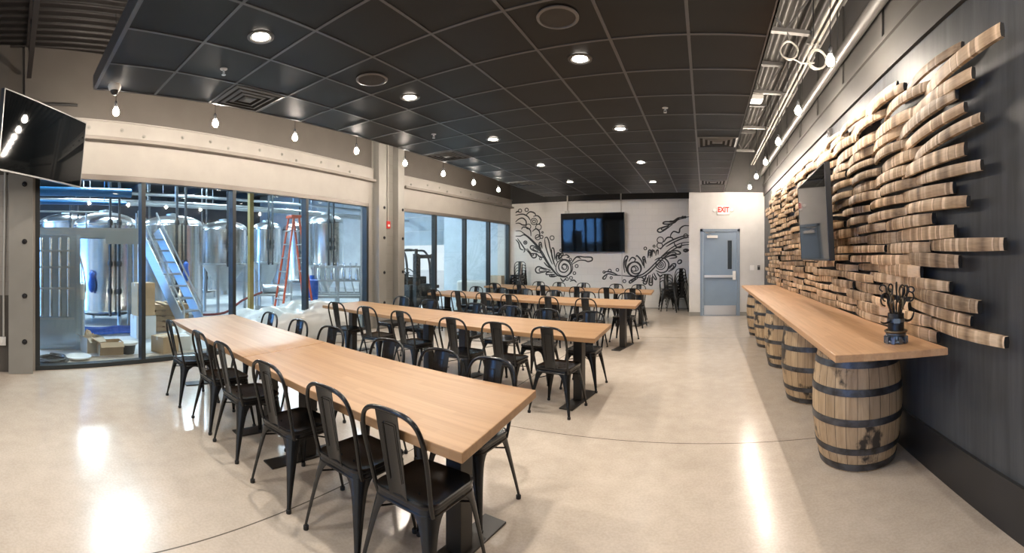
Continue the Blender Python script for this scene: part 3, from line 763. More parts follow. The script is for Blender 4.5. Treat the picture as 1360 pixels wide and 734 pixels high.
# ------------------------------------------------------------------ metal chairs
def rsq(hx, hy, rad, z, n=6, y0=0.):
    pts = []
    for cx, cy, a0 in ((hx - rad, hy - rad, 0), (-hx + rad, hy - rad, PI / 2), (-hx + rad, -hy + rad, PI), (hx - rad, -hy + rad, 3 * PI / 2)):
        for i in range(n + 1):
            a = a0 + PI / 2 * i / n; pts.append((cx + rad * math.cos(a), cy + rad * math.sin(a) + y0, z))
    return pts
def chair_proto():
    """stamped steel cafe chair, front towards +y"""
    r = thing('metal_chair', '', 'chair')
    h = .178
    b = MB()
    b.loft([rsq(h * k, h * k, .065 * k, z) for k, z in ((.25, .446), (.6, .444), (.86, .446), (.96, .451), (1.0, .452), (1.035, .447), (1.04, .438), (1.02, .431), (.97, .430))], True, True, False)
    for x in (-.05, .05):
        b.sphere((x, -.1, .4455), .005, 8, 4)
    b.build('seat', M['black_metal'], r, 40)
    b = MB(); b.loft([rsq(h * k, h * k, .06, z) for k, z in ((.985, .432), (1., .42), (1., .405), (.99, .392))], True)
    b.tube(rsq(h * 1.0, h * 1.0, .06, .405), .006, 6, True)
    o = b.build('apron', M['black_metal'], r, 50)
    for sx in (-1, 1):
        for sy in (-1, 1):
            b = MB(); rings = []
            T = [0, .03, .07, .12, .18, .26, .36, .5, .65, .8, .92, 1.]
            for t in T:
                z = .432 * (1 - t) + .012 * t
                cx = (h + (.225 - h) * t ** 1.1); cy = (h + ((.235 if sy < 0 else .215) - h) * t ** 1.1)
                w = .017 + .050 * (1 - t) ** 1.25 + .095 * math.exp(-t * 13)
                rd = min(.055 * (1 - t) ** 1.5 + .008, w * .75)
                ring = []
                for k in range(4): ring.append((sx * (cx - w + (w - rd) * k / 3), sy * cy, z))
                for k in range(1, 5):
                    a = PI / 2 * (1 - k / 5); ring.append((sx * (cx - rd + rd * math.cos(a)), sy * (cy - rd + rd * math.sin(a)), z))
                for k in range(4): ring.append((sx * cx, sy * (cy - rd - (w - rd) * k / 3), z))
                rings.append(ring)
            inner = [[(x - sx * .004, y - sy * .004, z) for x, y, z in rg] for rg in rings]
            b.loft([rg + list(reversed(ig)) for rg, ig in zip(rings, inner)], True, True, True)
            leg = b.build('leg', M['black_metal'], r, 40)
            c = MB(); cx, cy = .225 - .011, (.235 if sy < 0 else .215) - .011
            c.lathe([(.016, 0), (.0165, .02), (.013, .024)], 10, (sx * cx, sy * cy, 0)); c.build('rubber_foot', M['rubber'], leg)
    P = [(-.168, -.150, .40), (-.173, -.168, .46), (-.184, -.200, .60), (-.188, -.224, .70), (-.180, -.238, .765), (-.155, -.248, .815), (-.108, -.254, .843), (-.05, -.257, .852), (0, -.257, .853)]
    P = P + [(-x, y, z) for x, y, z in reversed(P[:-1])]
    b = MB(); b.tube(smooth_path(P, 4), .0115, 8); b.build('back_hoop', M['black_metal'], r, 60)
    b = MB(); rings = []
    for t in [i / 8 for i in range(9)]:
        z = .435 + .408 * t; y = -.172 - .082 * t ** .95; w = .054 + .015 * t
        rings.append([(x * w, y + .010 * (1 - x * x) - .010, z) for x in (-1, -.66, -.33, 0, .33, .66, 1)] + [(x * w, y + .010 * (1 - x * x) - .013, z) for x in (1, .66, .33, 0, -.33, -.66, -1)])
    b.loft(rings, True, True, True)
    yb = lambda z: -.172 - .082 * ((z - .435) / .408) ** .95
    b.tube([(x, yb(z) - .0055 + .004, z) for x, z in ((-.026, .70), (-.026, .775), (-.02, .785), (.02, .785), (.026, .775), (.026, .70))], .0028, 6)
    b.tube([(x, yb(z) - .006 - .005, z) for x, z in ((-.036, .52), (-.036, .79), (.036, .79), (.036, .52))], .002, 6)
    b.build('back_splat', M['black_metal'], r, 40)
    b = MB(); b.tube([(-.17, -.17, .33), (0, 0, .36), (.17, .17, .33)], .005, 6); b.tube([(.17, -.17, .33), (0, 0, .352), (-.17, .17, .33)], .005, 6)
    b.build('cross_brace', M['black_metal'], r, 60)
    return r
cp = chair_proto(); cu = 0
NEAR = [[-1.26, -1.72, -2.34, -3.05, -3.62, -4.36], [-1.45, -2.06, -2.64, -3.46, -4.16, -4.90], [-1.90, -2.59, -3.40, -4.0, -4.65, -5.35], [-1.55, -2.16, -2.89, -3.80, -4.48, -5.25]]
FAR = [[-1.38, -1.82, -2.38, -3.19, -3.79, -4.48], [-1.42, -2.03, -2.63, -3.22, -4.12, -4.83], [-1.48, -2.32, -3.05, -3.76, -4.36, -5.08], [-1.68, -2.28, -3.19, -3.92, -4.55, -5.30]]
NOFF = [[.03, .05, .09, .11, .12, .19], [.11, .10, .12, .10, .10, .08], [.05, .06, .06, .05, .05, .05], [.08, .08, .08, .08, .08, .08]]
FOFF = [[.19, .19, .19, .20, .18, .19], [.28, .30, .36, .36, .36, .42], [.30, .28, .30, .34, .3, .3], [.30, .3, .34, .3, .3, .3]]
rk = ['at the right end', 'second from the right end', 'third from the right end', 'fourth from the right end', 'fifth from the right end', 'at the left end']
for ri, row in enumerate(ROWS):
    nr, fr, fl, nl = row['c']
    for side in (0, 1):
        A, B = (nr, nl) if side == 0 else (fr, fl)
        ang = math.atan2(nl[1] - nr[1], nl[0] - nr[0]) - PI
        for i in range(6):
            x = (NEAR, FAR)[side][ri][i]; t = (x - A[0]) / (B[0] - A[0]); y = A[1] + (B[1] - A[1]) * t
            off = (NOFF, FOFF)[side][ri][i]
            jit = random.uniform(-.05, .05)
            if side == 0: yy = y - off + .235; rz = ang * .55 + jit
            else: yy = y + off - .255; rz = PI + ang * .5 + jit
            lab = 'black metal chair, %s side of the %s table row, %s' % (('near', 'far')[side], row['nm'], rk[i])
            place(cp, cu, (x, yy, 0), rz, lab, 'chairs at the %s table row' % row['nm']); cu += 1
# stacked spare chairs against the mural wall
def stack(x, y, rz, n_, where, grp):
    global cu
    fx, fy = -math.sin(rz), math.cos(rz)
    nm = ['bottom', 'second', 'third', 'fourth', 'fifth', 'sixth', 'top']
    for k in range(n_):
        w = 'top' if k == n_ - 1 else nm[k]
        place(cp, cu, (x + fx * .022 * k, y + fy * .022 * k, .09 * k), rz, 'black metal chair, %s of %s' % (w if w in ('top', 'bottom') else w + ' from the bottom', where), grp); cu += 1
stack(-1.10, 12.72, PI + .25, 3, 'the lower chair stack right of the mural', 'stacked chairs by the door wall')
stack(-.80, 12.50, .75, 5, 'the taller chair stack against the door wall', 'stacked chairs by the door wall')
stack(-5.66, 12.62, PI + .05, 7, 'the chair stack left under the mural', 'stacked chairs at the left of the mural')

# ------------------------------------------------------------------ bar on barrels
BX0, BX1, BY0, BY1 = .735, XR - .115, 2.40, 8.98; BZ = .96
b = MB(); b.prism([(BX0, BY0 + .03), (BX0, BY1), (BX1, BY1), (BX1, BY0 - .05)], BZ - .045, BZ)
bar = b.build('bar_counter', M['bar_oak'], None, 0, .004)
tag(bar, 'long oak bar top resting on barrels along the stave wall', 'counter')
def barrel_proto():
    r = thing('whiskey_barrel', '', 'barrel')
    H_ = BZ - .045; rad = lambda z: .285 + .062 * (1 - ((z - H_ / 2) / (H_ / 2)) ** 2)
    zs = [H_ * i / 14 for i in range(15)]
    b = MB(); b.lathe([(rad(0) - .03, .02), (rad(0) - .02, 0)] + [(rad(z), z) for z in zs] + [(rad(H_) - .02, H_), (rad(H_) - .03, H_ - .03), (.001, H_ - .03)], 52)
    b.build('stave_body', M['barrel'], r, 50)
    for z, w in ((.035, .05), (.155, .045), (.365, .05), (.575, .05), (.765, .045), (.878, .05)):
        b = MB(); pr = [(rad(z - w / 2) - .002, z - w / 2), (rad(z - w / 2) + .005, z - w / 2), (rad(z + w / 2) + .005, z + w / 2), (rad(z + w / 2) - .002, z + w / 2)]
        b.lathe(pr, 52, cap=False)
        for a in (.3, .42): b.sphere(((rad(z) + .006) * math.cos(a), (rad(z) + .006) * math.sin(a), z), .008, 8, 4)
        b.build('hoop', M['hoop'], r, 40)
    return r
br = barrel_proto()
for i, (x, y, l) in enumerate([(1.15, 3.22, 'nearest the camera'), (1.17, 4.72, 'second from the camera'), (1.18, 6.2, 'third from the camera'), (1.18, 7.57, 'fourth from the camera'), (1.16, 8.72, 'fifth, farthest under the bar')]):
    place(br, i, (x, y, 0), i * 1.3 + 2.2, 'weathered oak whiskey barrel with iron hoops, ' + l, 'barrels under the bar')

# sculpture on the bar
def sculpture():
    r = thing('metal_sculpture', 'black iron sculpture of curling rods rising from a cylinder on the bar', 'sculpture', (1.22, 2.66, BZ), .3)
    b = MB(); b.lathe([(.052, .0), (.075, .006), (.075, .02), (.058, .026), (.055, .05), (.068, .056), (.068, .066), (.05, .072)], 28)
    for k in range(10):
        a = 2 * PI * k / 10; b.M = rot_z(a); b.box(.05, -.012, 0, .08, .012, .045)
    b.M = Matrix(); b.build('geared_base', M['iron_blue'], r, 30, .002)
    b = MB(); b.lathe([(.055, .06), (.055, .19), (.052, .195), (.045, .195), (.045, .10), (.001, .10)], 28); b.build('cylinder', M['iron'], r)
    b = MB(); b.tube([(.07 * math.cos(a), .07 * math.sin(a), .078) for a in [2 * PI * i / 24 for i in range(24)]], .008, 8, True)
    b.build('lower_ring', M['gold'], r)
    b = MB(); b.lathe([(.0555, .138), (.060, .139), (.060, .160), (.0555, .161)], 28, cap=False); b.M = rot_z(-2.2); b.box(.058, -.02, .135, .066, .02, .164)
    b.build('buckled_belt', M['iron_blue'], r)
    for s, n_ in ((1, 'right'), (-1, 'left')):
        b = MB(); P = smooth_path([(s * .055, -.01, .148), (s * .09, -.02, .138), (s * .125, -.02, .148), (s * .15, -.015, .185), (s * .155, -.01, .215)] if s > 0 else [(-.055, -.01, .148), (-.09, -.03, .145), (-.125, -.03, .142), (-.15, -.02, .152)], 5)
        b.tube(P, [.011 * (1 - .75 * i / (len(P) - 1)) for i in range(len(P))], 8); b.build('horn', M['iron'], r)
    rnd = random.Random(5)
    for k in range(17):
        a = 2 * PI * k / 17; x0, y0 = .03 * math.cos(a), .03 * math.sin(a); pts = [(x0, y0, .11), (x0 * 1.2, y0 * 1.2, .2)]
        hgt = rnd.uniform(.30, .40); curl = rnd.uniform(.018, .042); dx = math.cos(a + rnd.uniform(-.6, .6)); dy = math.sin(a + rnd.uniform(-.6, .6))
        pts += [(x0 + dx * .03, y0 + dy * .03, .2 + (hgt - .2) * .5)]
        for j in range(7):
            t = j / 6 * 1.5 * PI; pts.append((x0 + dx * (.045 + curl * (1 - math.cos(t)) * .9) - dx * .02, y0 + dy * (.045 + curl * (1 - math.cos(t)) * .9), hgt - curl + curl * math.sin(t)))
        b = MB(); b.tube(smooth_path(pts, 4), .0052, 6); b.build('curled_rod', M['iron'] if k % 3 else M['gold'], r)
sculpture()

# ------------------------------------------------------------------ barrel stave wall art
def stave_mesh(Ls, w, bow, th=.024):
    """a bowed barrel stave: along y, bulging towards -x, width (z) swelling at the middle"""
    b = MB(); rings = []; n_ = 14
    for i in range(n_ + 1):
        t = -1 + 2 * i / n_; y = t * Ls / 2; k = 1 - t * t
        x = -.012 - bow * k; ww = w * (.86 + .14 * k) / 2; c = .004
        rings.append([(x, y, -ww), (x - th, y, -ww * .98), (x - th - c, y, -ww * .5), (x - th - c * 1.3, y, 0), (x - th - c, y, ww * .5), (x - th, y, ww * .98), (x, y, ww), (x + c, y, 0)])
    b.loft(rings, True, False, False)
    m_ = len(rings[0]); b.cur = 1
    b.add(rings[0], [tuple(range(m_ - 1, -1, -1))]); b.add(rings[-1], [tuple(range(m_))])
    return b
stave_kinds = []
for Ls, w, bow in ((.90, .080, .062), (.90, .064, .072), (.88, .090, .058), (.86, .072, .08), (.92, .088, .045), (.92, .074, .045)):
    o = stave_mesh(Ls, w, bow).build('barrel_stave', [M['stave'], M['char']], None, 50)
    stave_kinds.append(o.data); bpy.data.objects.remove(o)
rs = random.Random(3)
# right-hand ends of the rows, from the top down: (y of the end, z)
ENDS = [(1.84, 2.70, 'highest and reaching up at the far right'), (2.13, 2.575, 'second from the top'), (2.30, 2.49, 'third from the top'),
        (2.22, 2.385, 'fourth from the top'), (2.03, 2.275, 'fifth from the top, slanted'), (2.22, 2.17, 'sixth from the top'), (2.03, 2.065, 'seventh from the top'), (2.32, 1.975, 'eighth from the top'),
        (2.18, 1.87, 'ninth from the top'), (2.58, 1.785, 'tenth from the top, short'), (2.34, 1.69, 'eleventh from the top'), (1.83, 1.60, 'twelfth from the top, very long'),
        (2.24, 1.51, 'thirteenth from the top'), (2.74, 1.43, 'fourteenth from the top, short'), (2.36, 1.345, 'fifteenth from the top'), (2.03, 1.255, 'sixteenth from the top'),
        (2.12, 1.165, 'third from the bottom'), (1.83, 1.075, 'second from the bottom, reaching far right'), (2.55, 1.00, 'lowest stave, just above the bar end')]
YL = 9.9
def stave(y, z, label, group, kind=None, tilt=0.):
    o = bpy.data.objects.new('barrel_stave', stave_kinds[rs.randrange(4, 6) if group == 'stave row ends' else rs.randrange(4)]); C.objects.link(o)
    o.location = (XR - rs.choice((0., .008, .022, .036, .045)), y, z + (0 if group == 'stave row ends' else rs.uniform(-.012, .012))); o.rotation_euler = (tilt + rs.uniform(-.022, .022), rs.uniform(-.08, .06), -.045 if group == 'stave row ends' else rs.uniform(-.05, .0))
    if group == 'stave row ends': o.location.x = XR - .03 - rs.choice((0., .012, .02))
    o.scale = (rs.uniform(.8, 1.15), rs.uniform(.92, 1.05), rs.uniform(.92, 1.08))
    return tag(o, label, 'barrel stave', group)
TVZ0, TVZ1 = 1.49, 2.38
extra = [2.80, 2.885]       # two more rows that start farther back along the crest
for ri, (ye, z, desc) in enumerate(ENDS):
    yc = ye + .45; first = True
    while yc - .45 < YL:
        tilt = -.03 + .02 * math.sin(ri)
        if first: stave(yc, z, 'oak barrel stave ending on bare dark wall, ' + desc, 'stave row ends', tilt=-.06 if z > 2.2 else .02)
        else:
            zz = z + .045 * min(1, (yc - 2.5) / 4) * (1 if z > 2.0 else 0)
            if yc < 3.85: zone = 'between the row ends and the television'
            elif yc > 5.4: zone = 'between the television and the back wall'
            elif zz > TVZ1: zone = 'directly above the tilted television'
            elif zz < TVZ0: zone = 'below the tilted television, above the bar'
            else: zone = 'behind the tilted television'
            stave(yc, zz, 'curved oak barrel stave in the wall art %s' % zone, 'staves ' + zone)
        yc += rs.uniform(.62, .82); first = False
for z, ys in ((2.80, 2.75), (2.885, 3.7)):
    yc = ys
    while yc < YL - .2:
        zone = 'along its top crest'
        stave(yc, z, 'curved oak barrel stave in the wall art along its top crest', 'staves along the top crest', tilt=-.05 if yc < 4.5 else 0); yc += rs.uniform(.6, .72)

# ------------------------------------------------------------------ mural
def mural():
    b = MB(); K = (YM - .003)
    def conv(pts, ox, oy, sc):
        out = []
        for px, py in pts:
            th = ((ox + px / sc) - 937) / F; r_ = YM / math.cos(th)
            out.append((YM * math.tan(th), 1.52 + (342 - (oy + py / sc)) * r_ / F))
        return out
    def stroke(P, w=.032, closed=False):
        P = smooth_path([(x, 0, z) for x, z in P], 5, closed); n_ = len(P); L_ = []; R_ = []
        for i in range(n_):
            a = P[(i - 1) % n_] if (closed or i) else P[i]; c = P[(i + 1) % n_] if (closed or i < n_ - 1) else P[i]
            t = (c - a); t = t.normalized() if t.length > 1e-6 else Vector((1, 0, 0)); nn = Vector((-t.z, 0, t.x))
            ww = w * (.5 if closed else .28 + .34 * math.sin(PI * i / (n_ - 1)) ** .6)
            L_.append(P[i] + nn * ww); R_.append(P[i] - nn * ww)
        if closed: L_.append(L_[0]); R_.append(R_[0])
        rings = [[(l.x, K, l.z), (q.x, K, q.z), (q.x, YM + .001, q.z), (l.x, YM + .001, l.z)] for l, q in zip(L_, R_)]
        b.loft(rings, True, True, True)
    def ring(c, rad, ox, oy, sc, w=.028):
        stroke(conv([(c[0] + rad * math.cos(2 * PI * i / 10), c[1] + rad * math.sin(2 * PI * i / 10)) for i in range(10)], ox, oy, sc), w, True)
    A = (676, 270, 6.675); B = (790, 275, 6.669)
    left = [[(58, 85), (75, 72), (100, 80)], [(58, 105), (120, 95), (165, 115), (190, 150)], [(150, 105), (185, 75), (225, 85), (240, 110)], [(215, 115), (255, 110), (283, 145), (270, 180), (240, 185)],
            [(58, 165), (85, 140), (120, 130), (150, 155), (150, 190), (120, 190), (90, 175), (58, 178)], [(110, 230), (125, 210), (160, 215), (190, 240), (195, 290)], [(205, 250), (240, 225), (270, 250), (268, 290), (230, 310)],
            [(58, 245), (100, 245), (130, 265), (190, 310), (250, 370), (300, 440), (350, 530), (400, 600), (440, 640), (500, 650), (545, 610), (550, 560), (530, 520), (490, 500), (455, 520), (440, 560), (455, 600), (495, 610), (525, 580), (515, 545), (485, 535), (470, 560), (490, 580)],
            [(58, 290), (100, 290), (140, 280), (200, 330), (260, 400), (310, 480), (360, 560), (410, 620), (440, 645)],
            [(315, 310), (335, 300), (352, 330), (365, 400), (390, 490), (410, 560)], [(316, 315), (325, 380), (350, 460), (385, 540)], [(378, 400), (392, 395), (402, 430), (405, 500)], [(378, 405), (380, 460), (400, 540)],
            [(290, 430), (268, 380), (270, 350), (285, 350), (295, 400)], [(280, 440), (220, 420), (190, 395), (200, 375), (235, 385), (290, 440)], [(60, 320), (85, 350), (100, 400), (130, 415)], [(75, 310), (110, 360), (140, 410), (130, 435)],
            [(145, 400), (180, 440), (210, 480), (240, 475), (235, 445), (200, 445), (160, 400)], [(370, 590), (310, 575), (260, 560), (235, 585), (250, 615), (300, 610), (370, 595)], [(390, 610), (340, 610), (330, 630), (360, 630)],
            [(410, 630), (370, 630), (362, 645), (395, 650), (430, 640)], [(430, 520), (415, 480), (430, 440), (450, 450), (440, 500)], [(440, 500), (440, 460), (470, 440), (480, 455), (450, 495)], [(480, 465), (510, 455), (535, 475), (510, 480)],
            [(555, 530), (590, 480), (620, 470), (670, 475), (700, 475), (735, 480), (735, 505), (700, 515), (672, 505), (620, 505), (560, 540)], [(560, 515), (600, 475), (640, 490)], [(310, 520), (335, 550), (365, 575)], [(240, 440), (270, 470), (310, 480)],
            [(455, 660), (480, 690), (500, 665)], [(540, 690), (575, 680), (600, 700)]]
    def loops(P, T):
        stroke(conv(P, *T), .036)
        ex = max(max(p[0] for p in P) - min(p[0] for p in P), max(p[1] for p in P) - min(p[1] for p in P))
        if len(P) in (5, 6, 7, 10) and math.dist(P[0], P[-1]) < .45 * ex and ex > 35:
            cx = sum(p[0] for p in P) / len(P); cy = sum(p[1] for p in P) / len(P)
            stroke(conv([(cx + (x - cx) * .5, cy + (y - cy) * .5) for x, y in P], *T), .026)
    for P in left: loops(P, A)
    for c, q in (((98, 65), 15), ((157, 57), 15), ((222, 160), 28), ((222, 160), 13), ((172, 205), 22), ((262, 210), 25), ((255, 300), 22), ((288, 297), 14), ((297, 257), 7), ((382, 305), 18), ((145, 347), 15), ((145, 347), 6), ((490, 565), 22), ((490, 570), 75), ((600, 555), 13), ((580, 618), 12), ((550, 660), 13), ((515, 670), 12), ((460, 490), 10), ((545, 497), 10), ((280, 490), 10), ((460, 415), 9)): ring(c, q, *A)
    right = [[(835, 85), (790, 90), (740, 95), (690, 125), (620, 130), (605, 145), (640, 150), (700, 140), (740, 110), (800, 95)], [(700, 140), (640, 165), (570, 190), (555, 210), (580, 222), (630, 195), (690, 150)],
             [(835, 165), (790, 165), (755, 190), (745, 225), (700, 215), (675, 240), (670, 265)], [(610, 310), (640, 270), (680, 270), (700, 295)], [(835, 250), (770, 260), (690, 290), (620, 330), (580, 375)],
             [(835, 265), (780, 275), (700, 310), (630, 350)], [(700, 310), (720, 350), (760, 355), (770, 320)],
             [(835, 310), (760, 320), (680, 360), (610, 420), (540, 490), (470, 560), (410, 600), (340, 610), (300, 580), (295, 530), (330, 490), (380, 490), (410, 530), (400, 575), (360, 590), (325, 570), (330, 530), (365, 520), (385, 550), (360, 570)],
             [(835, 330), (770, 340), (690, 380), (620, 440), (550, 510), (480, 580), (410, 620), (320, 612), (235, 605)], [(470, 450), (475, 390), (490, 380), (500, 400), (490, 450)], [(505, 440), (510, 395), (525, 385), (530, 410)],
             [(440, 540), (430, 480), (425, 450), (440, 440), (455, 500)], [(540, 430), (545, 390), (560, 380), (560, 420)], [(365, 440), (375, 430), (410, 470), (430, 520)], [(265, 580), (255, 500), (270, 440), (290, 435), (290, 450), (275, 500), (280, 570)],
             [(300, 480), (330, 445), (360, 460), (350, 480)], [(600, 440), (650, 400), (720, 385), (755, 400), (750, 415), (690, 420), (610, 450)], [(610, 455), (670, 430), (715, 430), (720, 445), (660, 455)],
             [(640, 560), (680, 510), (710, 500), (715, 520), (690, 550), (650, 570)], [(510, 590), (510, 680), (490, 690), (480, 670), (490, 600)], [(480, 600), (460, 670), (440, 680), (430, 660), (460, 600)], [(520, 580), (545, 630), (535, 640), (515, 610)],
             [(410, 620), (440, 640), (415, 650)], [(390, 620), (320, 670), (305, 660), (330, 640), (380, 615)], [(550, 580), (575, 610), (600, 605)], [(235, 605), (170, 600), (120, 590), (85, 610), (70, 630), (90, 635), (110, 600)], [(80, 580), (110, 570), (160, 580), (210, 605)],
             [(730, 490), (745, 470), (765, 470), (765, 490), (745, 500), (730, 490)], [(780, 380), (805, 372), (830, 380), (805, 395), (780, 385)], [(530, 470), (570, 450), (620, 455), (655, 500), (640, 560), (590, 580), (540, 560)]]
    for P in right: loops(P, B)
    for c, q in (((780, 90), 10), ((800, 88), 8), ((580, 292), 28), ((575, 340), 25), ((805, 255), 18), ((583, 510), 24), ((583, 510), 42), ((583, 510), 10), ((345, 548), 62), ((345, 548), 20), ((132, 562), 13), ((200, 555), 12), ((82, 575), 10), ((145, 625), 10), ((262, 655), 13), ((447, 365), 12), ((525, 345), 9), ((512, 385), 8)): ring(c, q, *B)
    o = b.build('wall_mural', M['ink'], None, 0)
    tag(o, 'black swirling line mural painted across the white block back wall', 'mural')
mural()

# ------------------------------------------------------------------ brewery hall beyond the windows
HX0, HX1, HY0, HY1, HZ = -24., -6.72, -9., 17., 5.4
struct(MB().box(HX0, HY0, -.1, -6.7, HY1, -.001).build('floor_brewery', M['hall_floor'], None, 0))
struct(MB().box(HX0, HY0, HZ, -6.9, HY1, HZ + .1).build('ceiling_brewery', M['hall_ceiling'], None, 0))
struct(MB().box(HX0 - .2, HY0, 0, HX0, HY1, 2.9).build('wall_brewery_far', M['hall_wall'], None, 0))
struct(MB().box(HX0 - .2, HY0, 2.9, HX0, HY1, HZ).build('wall_brewery_far_upper', M['hall_ceiling'], None, 0))
struct(MB().box(HX0, HY0 - .2, 0, -6.1, HY0, HZ).build('wall_brewery_south', M['hall_wall'], None, 0))
# end wall with the half raised dock door
WY = 15.2
b = MB(); b.box(HX0, WY, 0, -14.6, WY + .2, HZ); b.box(-9.1, WY, 0, -6.5, WY + .2, HZ); b.box(-14.6, WY, 3.9, -9.1, WY + .2, HZ)
struct(b.build('wall_brewery_north', M['hall_wall'], None, 0))
b = MB(); b.box(-8.95, 13.35, 0, -6.3, 13.45, HZ)
struct(b.build('wall_brewery_partition', M['dock_door'], None, 0))
r = bpy.data.objects.new('door_2', None); C.objects.link(r); r.location = (-11.85, WY + .12, 2.05); struct(r, 'half raised pale sectional dock door')
for k in range(3): MB().box(-2.8, 0, .62 * k, 2.8, .05, .62 * k + .605).build('door_panel', M['dock_door'], r, 0, .004)
struct(MB().box(-40, WY + .2, -.1, 10, 45, -.02).build('ground_yard', M['asphalt'], None, 0))

def pol(u, rr): th = (u - 937) / F; return rr * math.sin(th), rr * math.cos(th)
def zat(v, rr): return 1.52 + (342 - v) * rr / F
def tank(u, rr, hw, v_sh, v_bot, dome, cone_v, label, blue=False):
    x, y = pol(u, rr); R = rr * hw / F; zs = zat(v_sh, rr); zb = zat(v_bot, rr)
    t = thing('fermentation_tank', label, 'tank', (x, y, 0), random.uniform(0, 6), 'stainless tanks in the brewery')
    b = MB(); b.lathe([(R, zb), (R, zb + .03), (R * 1.008, zb + .04), (R, zb + .05), (R, zs - .05), (R * 1.008, zs - .04), (R, zs - .03), (R, zs)], 48, cap=False); b.build('tank_shell', M['tank'], t)
    pr = [(R, zs)] + [(R * math.cos(a) if i < 6 else .001, zs + dome * math.sin(a)) for i, a in ((i, PI / 2 * i / 6) for i in range(1, 7))]
    b = MB(); b.lathe(pr, 48, cap=False); b.build('tank_dome', M['tank_dull'], t)
    if cone_v: zc = zat(cone_v, rr); b = MB(); b.lathe([(R, zb), (R * .14, zc + .05), (R * .14, zc - .05), (.001, zc - .05)], 40, cap=False)
    else: b = MB(); b.lathe([(R, zb), (R * .7, zb - .08), (.001, zb - .1)], 40, cap=False); zc = zb
    b.build('tank_bottom', M['tank_dull'], t)
    for k in range(4):
        a = PI / 4 + k * PI / 2; b = MB(); b.tube([(R * .92 * math.cos(a), R * .92 * math.sin(a), zb + (.25 if cone_v else 0)), (R * .92 * math.cos(a), R * .92 * math.sin(a), 0)], .045, 10); b.build('leg', M['tank_dull'], t)
    b = MB(); b.lathe([(.16, zs + dome * .9), (.16, zs + dome + .04), (.001, zs + dome + .07)], 20); b.build('manway', M['tank_dull'], t)
    # riser pipes on the side facing the windows
    d = Vector((-x, -y, 0)).normalized(); p = Vector((d.x, d.y, 0)); q = Vector((-p.y, p.x, 0))
    inv = t.rotation_euler.to_matrix().inverted()
    for s in (.12, .34):
        b = MB(); P0 = p * (R + .07) + q * s * R * 1.2
        pts = [P0 + Vector((0, 0, z)) for z in (zb - .05, zb + .4, (zb + zs) / 2, zs + .1, zs + dome + .5, HZ - .6)]
        b.tube([tuple(inv @ Vector(k)) for k in pts], .03, 8)
        for z in (zb + .5, (zb + zs) / 2 + .1, zs): b.M = Matrix.Translation(inv @ (P0 + Vector((0, 0, z)))); b.lathe([(.05, -.06), (.06, 0), (.05, .06)], 10); b.M = Matrix()
        b.build('riser_pipe', M['dark_equipment'], t)
    return t
tank(140, 10.6, 42, 299, 411, .30, None, 'broad stainless tank behind the first window pane, bluish')
tank(229, 11.4, 40, 299, 407, .24, None, 'broad stainless tank behind the second window pane')
tank(298, 12.4, 30, 304, 351, .22, 388, 'conical stainless fermenter behind the divider of second and third panes')
tank(354, 14.0, 19, 303, 349, .2, 384, 'smaller conical fermenter behind the third pane')
tank(433, 13.2, 23, 296, 352, .26, 386, 'conical fermenter behind the fourth pane, right of the ladder')
tank(88, 14.5, 36, 296, 400, .3, None, 'far tank at the left edge of the first pane')
tank(188, 15.5, 24, 300, 398, .25, None, 'far tank showing between the two broad tanks')
tank(395, 17.0, 20, 305, 372, .25, None, 'distant tank behind the orange ladder')
tank(265, 17.0, 22, 305, 385, .25, None, 'distant tank between the broad tank and the fermenter')

# platform and stair
x0, y0 = pol(40, 8.9); x1, y1 = pol(186, 9.3); P0 = Vector((x0, y0)); P1 = Vector((x1, y1)); Mx, L = wall_matrix(P0, P1)
r = thing('work_platform', 'steel work platform with guard rail in front of the first tank', 'platform'); r.matrix_world = Mx
b = MB(); b.box(0, -.03, 1.93, L, .0, 2.13); b.box(0, .5, 1.93, L, .53, 2.13); b.box(0, 0, 2.08, L, .5, 2.1); b.box(L - .75, -.04, 1.8, L, -.03, 2.02)
b.build('deck', M['galv'], r, 0)
for x in (.05, L * .5, L - .08):
    b = MB(); b.tube([(x, 0, 2.13), (x, 0, 2.45)], .018, 8); b.build('rail_post', M['galv'], r)
b = MB(); b.tube([(0, 0, 2.45), (L * .62, 0, 2.45)], .018, 8); b.build('guard_rail', M['galv'], r)
for x in (.12, L - .1):
    for y in (.03, .47): b = MB(); b.box(x - .04, y - .04, 0, x + .04, y + .04, 1.93); b.build('leg', M['galv'], r, 0)
sx0, sy0 = pol(196, 9.5); sx1, sy1 = pol(262, 8.6)
r = thing('platform_stair', 'steep galvanised stair slanting down from the platform', 'stairs', (sx1, sy1, 0), math.atan2(sy0 - sy1, sx0 - sx1))
Ls = math.hypot(sx0 - sx1, sy0 - sy1)
for s in (-.28, .28):
    b = MB(); b.bar((0, s, .05), (Ls, s, 2.1), .03, .2); b.build('stringer', M['galv'], r, 0)
    b = MB(); b.tube([(.1, s, .1), (.1, s, .55), (Ls, s, 2.5), (Ls, s, 2.1)], .018, 8); b.build('handrail', M['galv'], r)
for k in range(8):
    t = (k + .7) / 8.5; b = MB(); b.cbox((Ls * t, 0, .05 + 2.05 * t), (.2, .54, .03)); b.build('tread', M['galv'], r, 0)
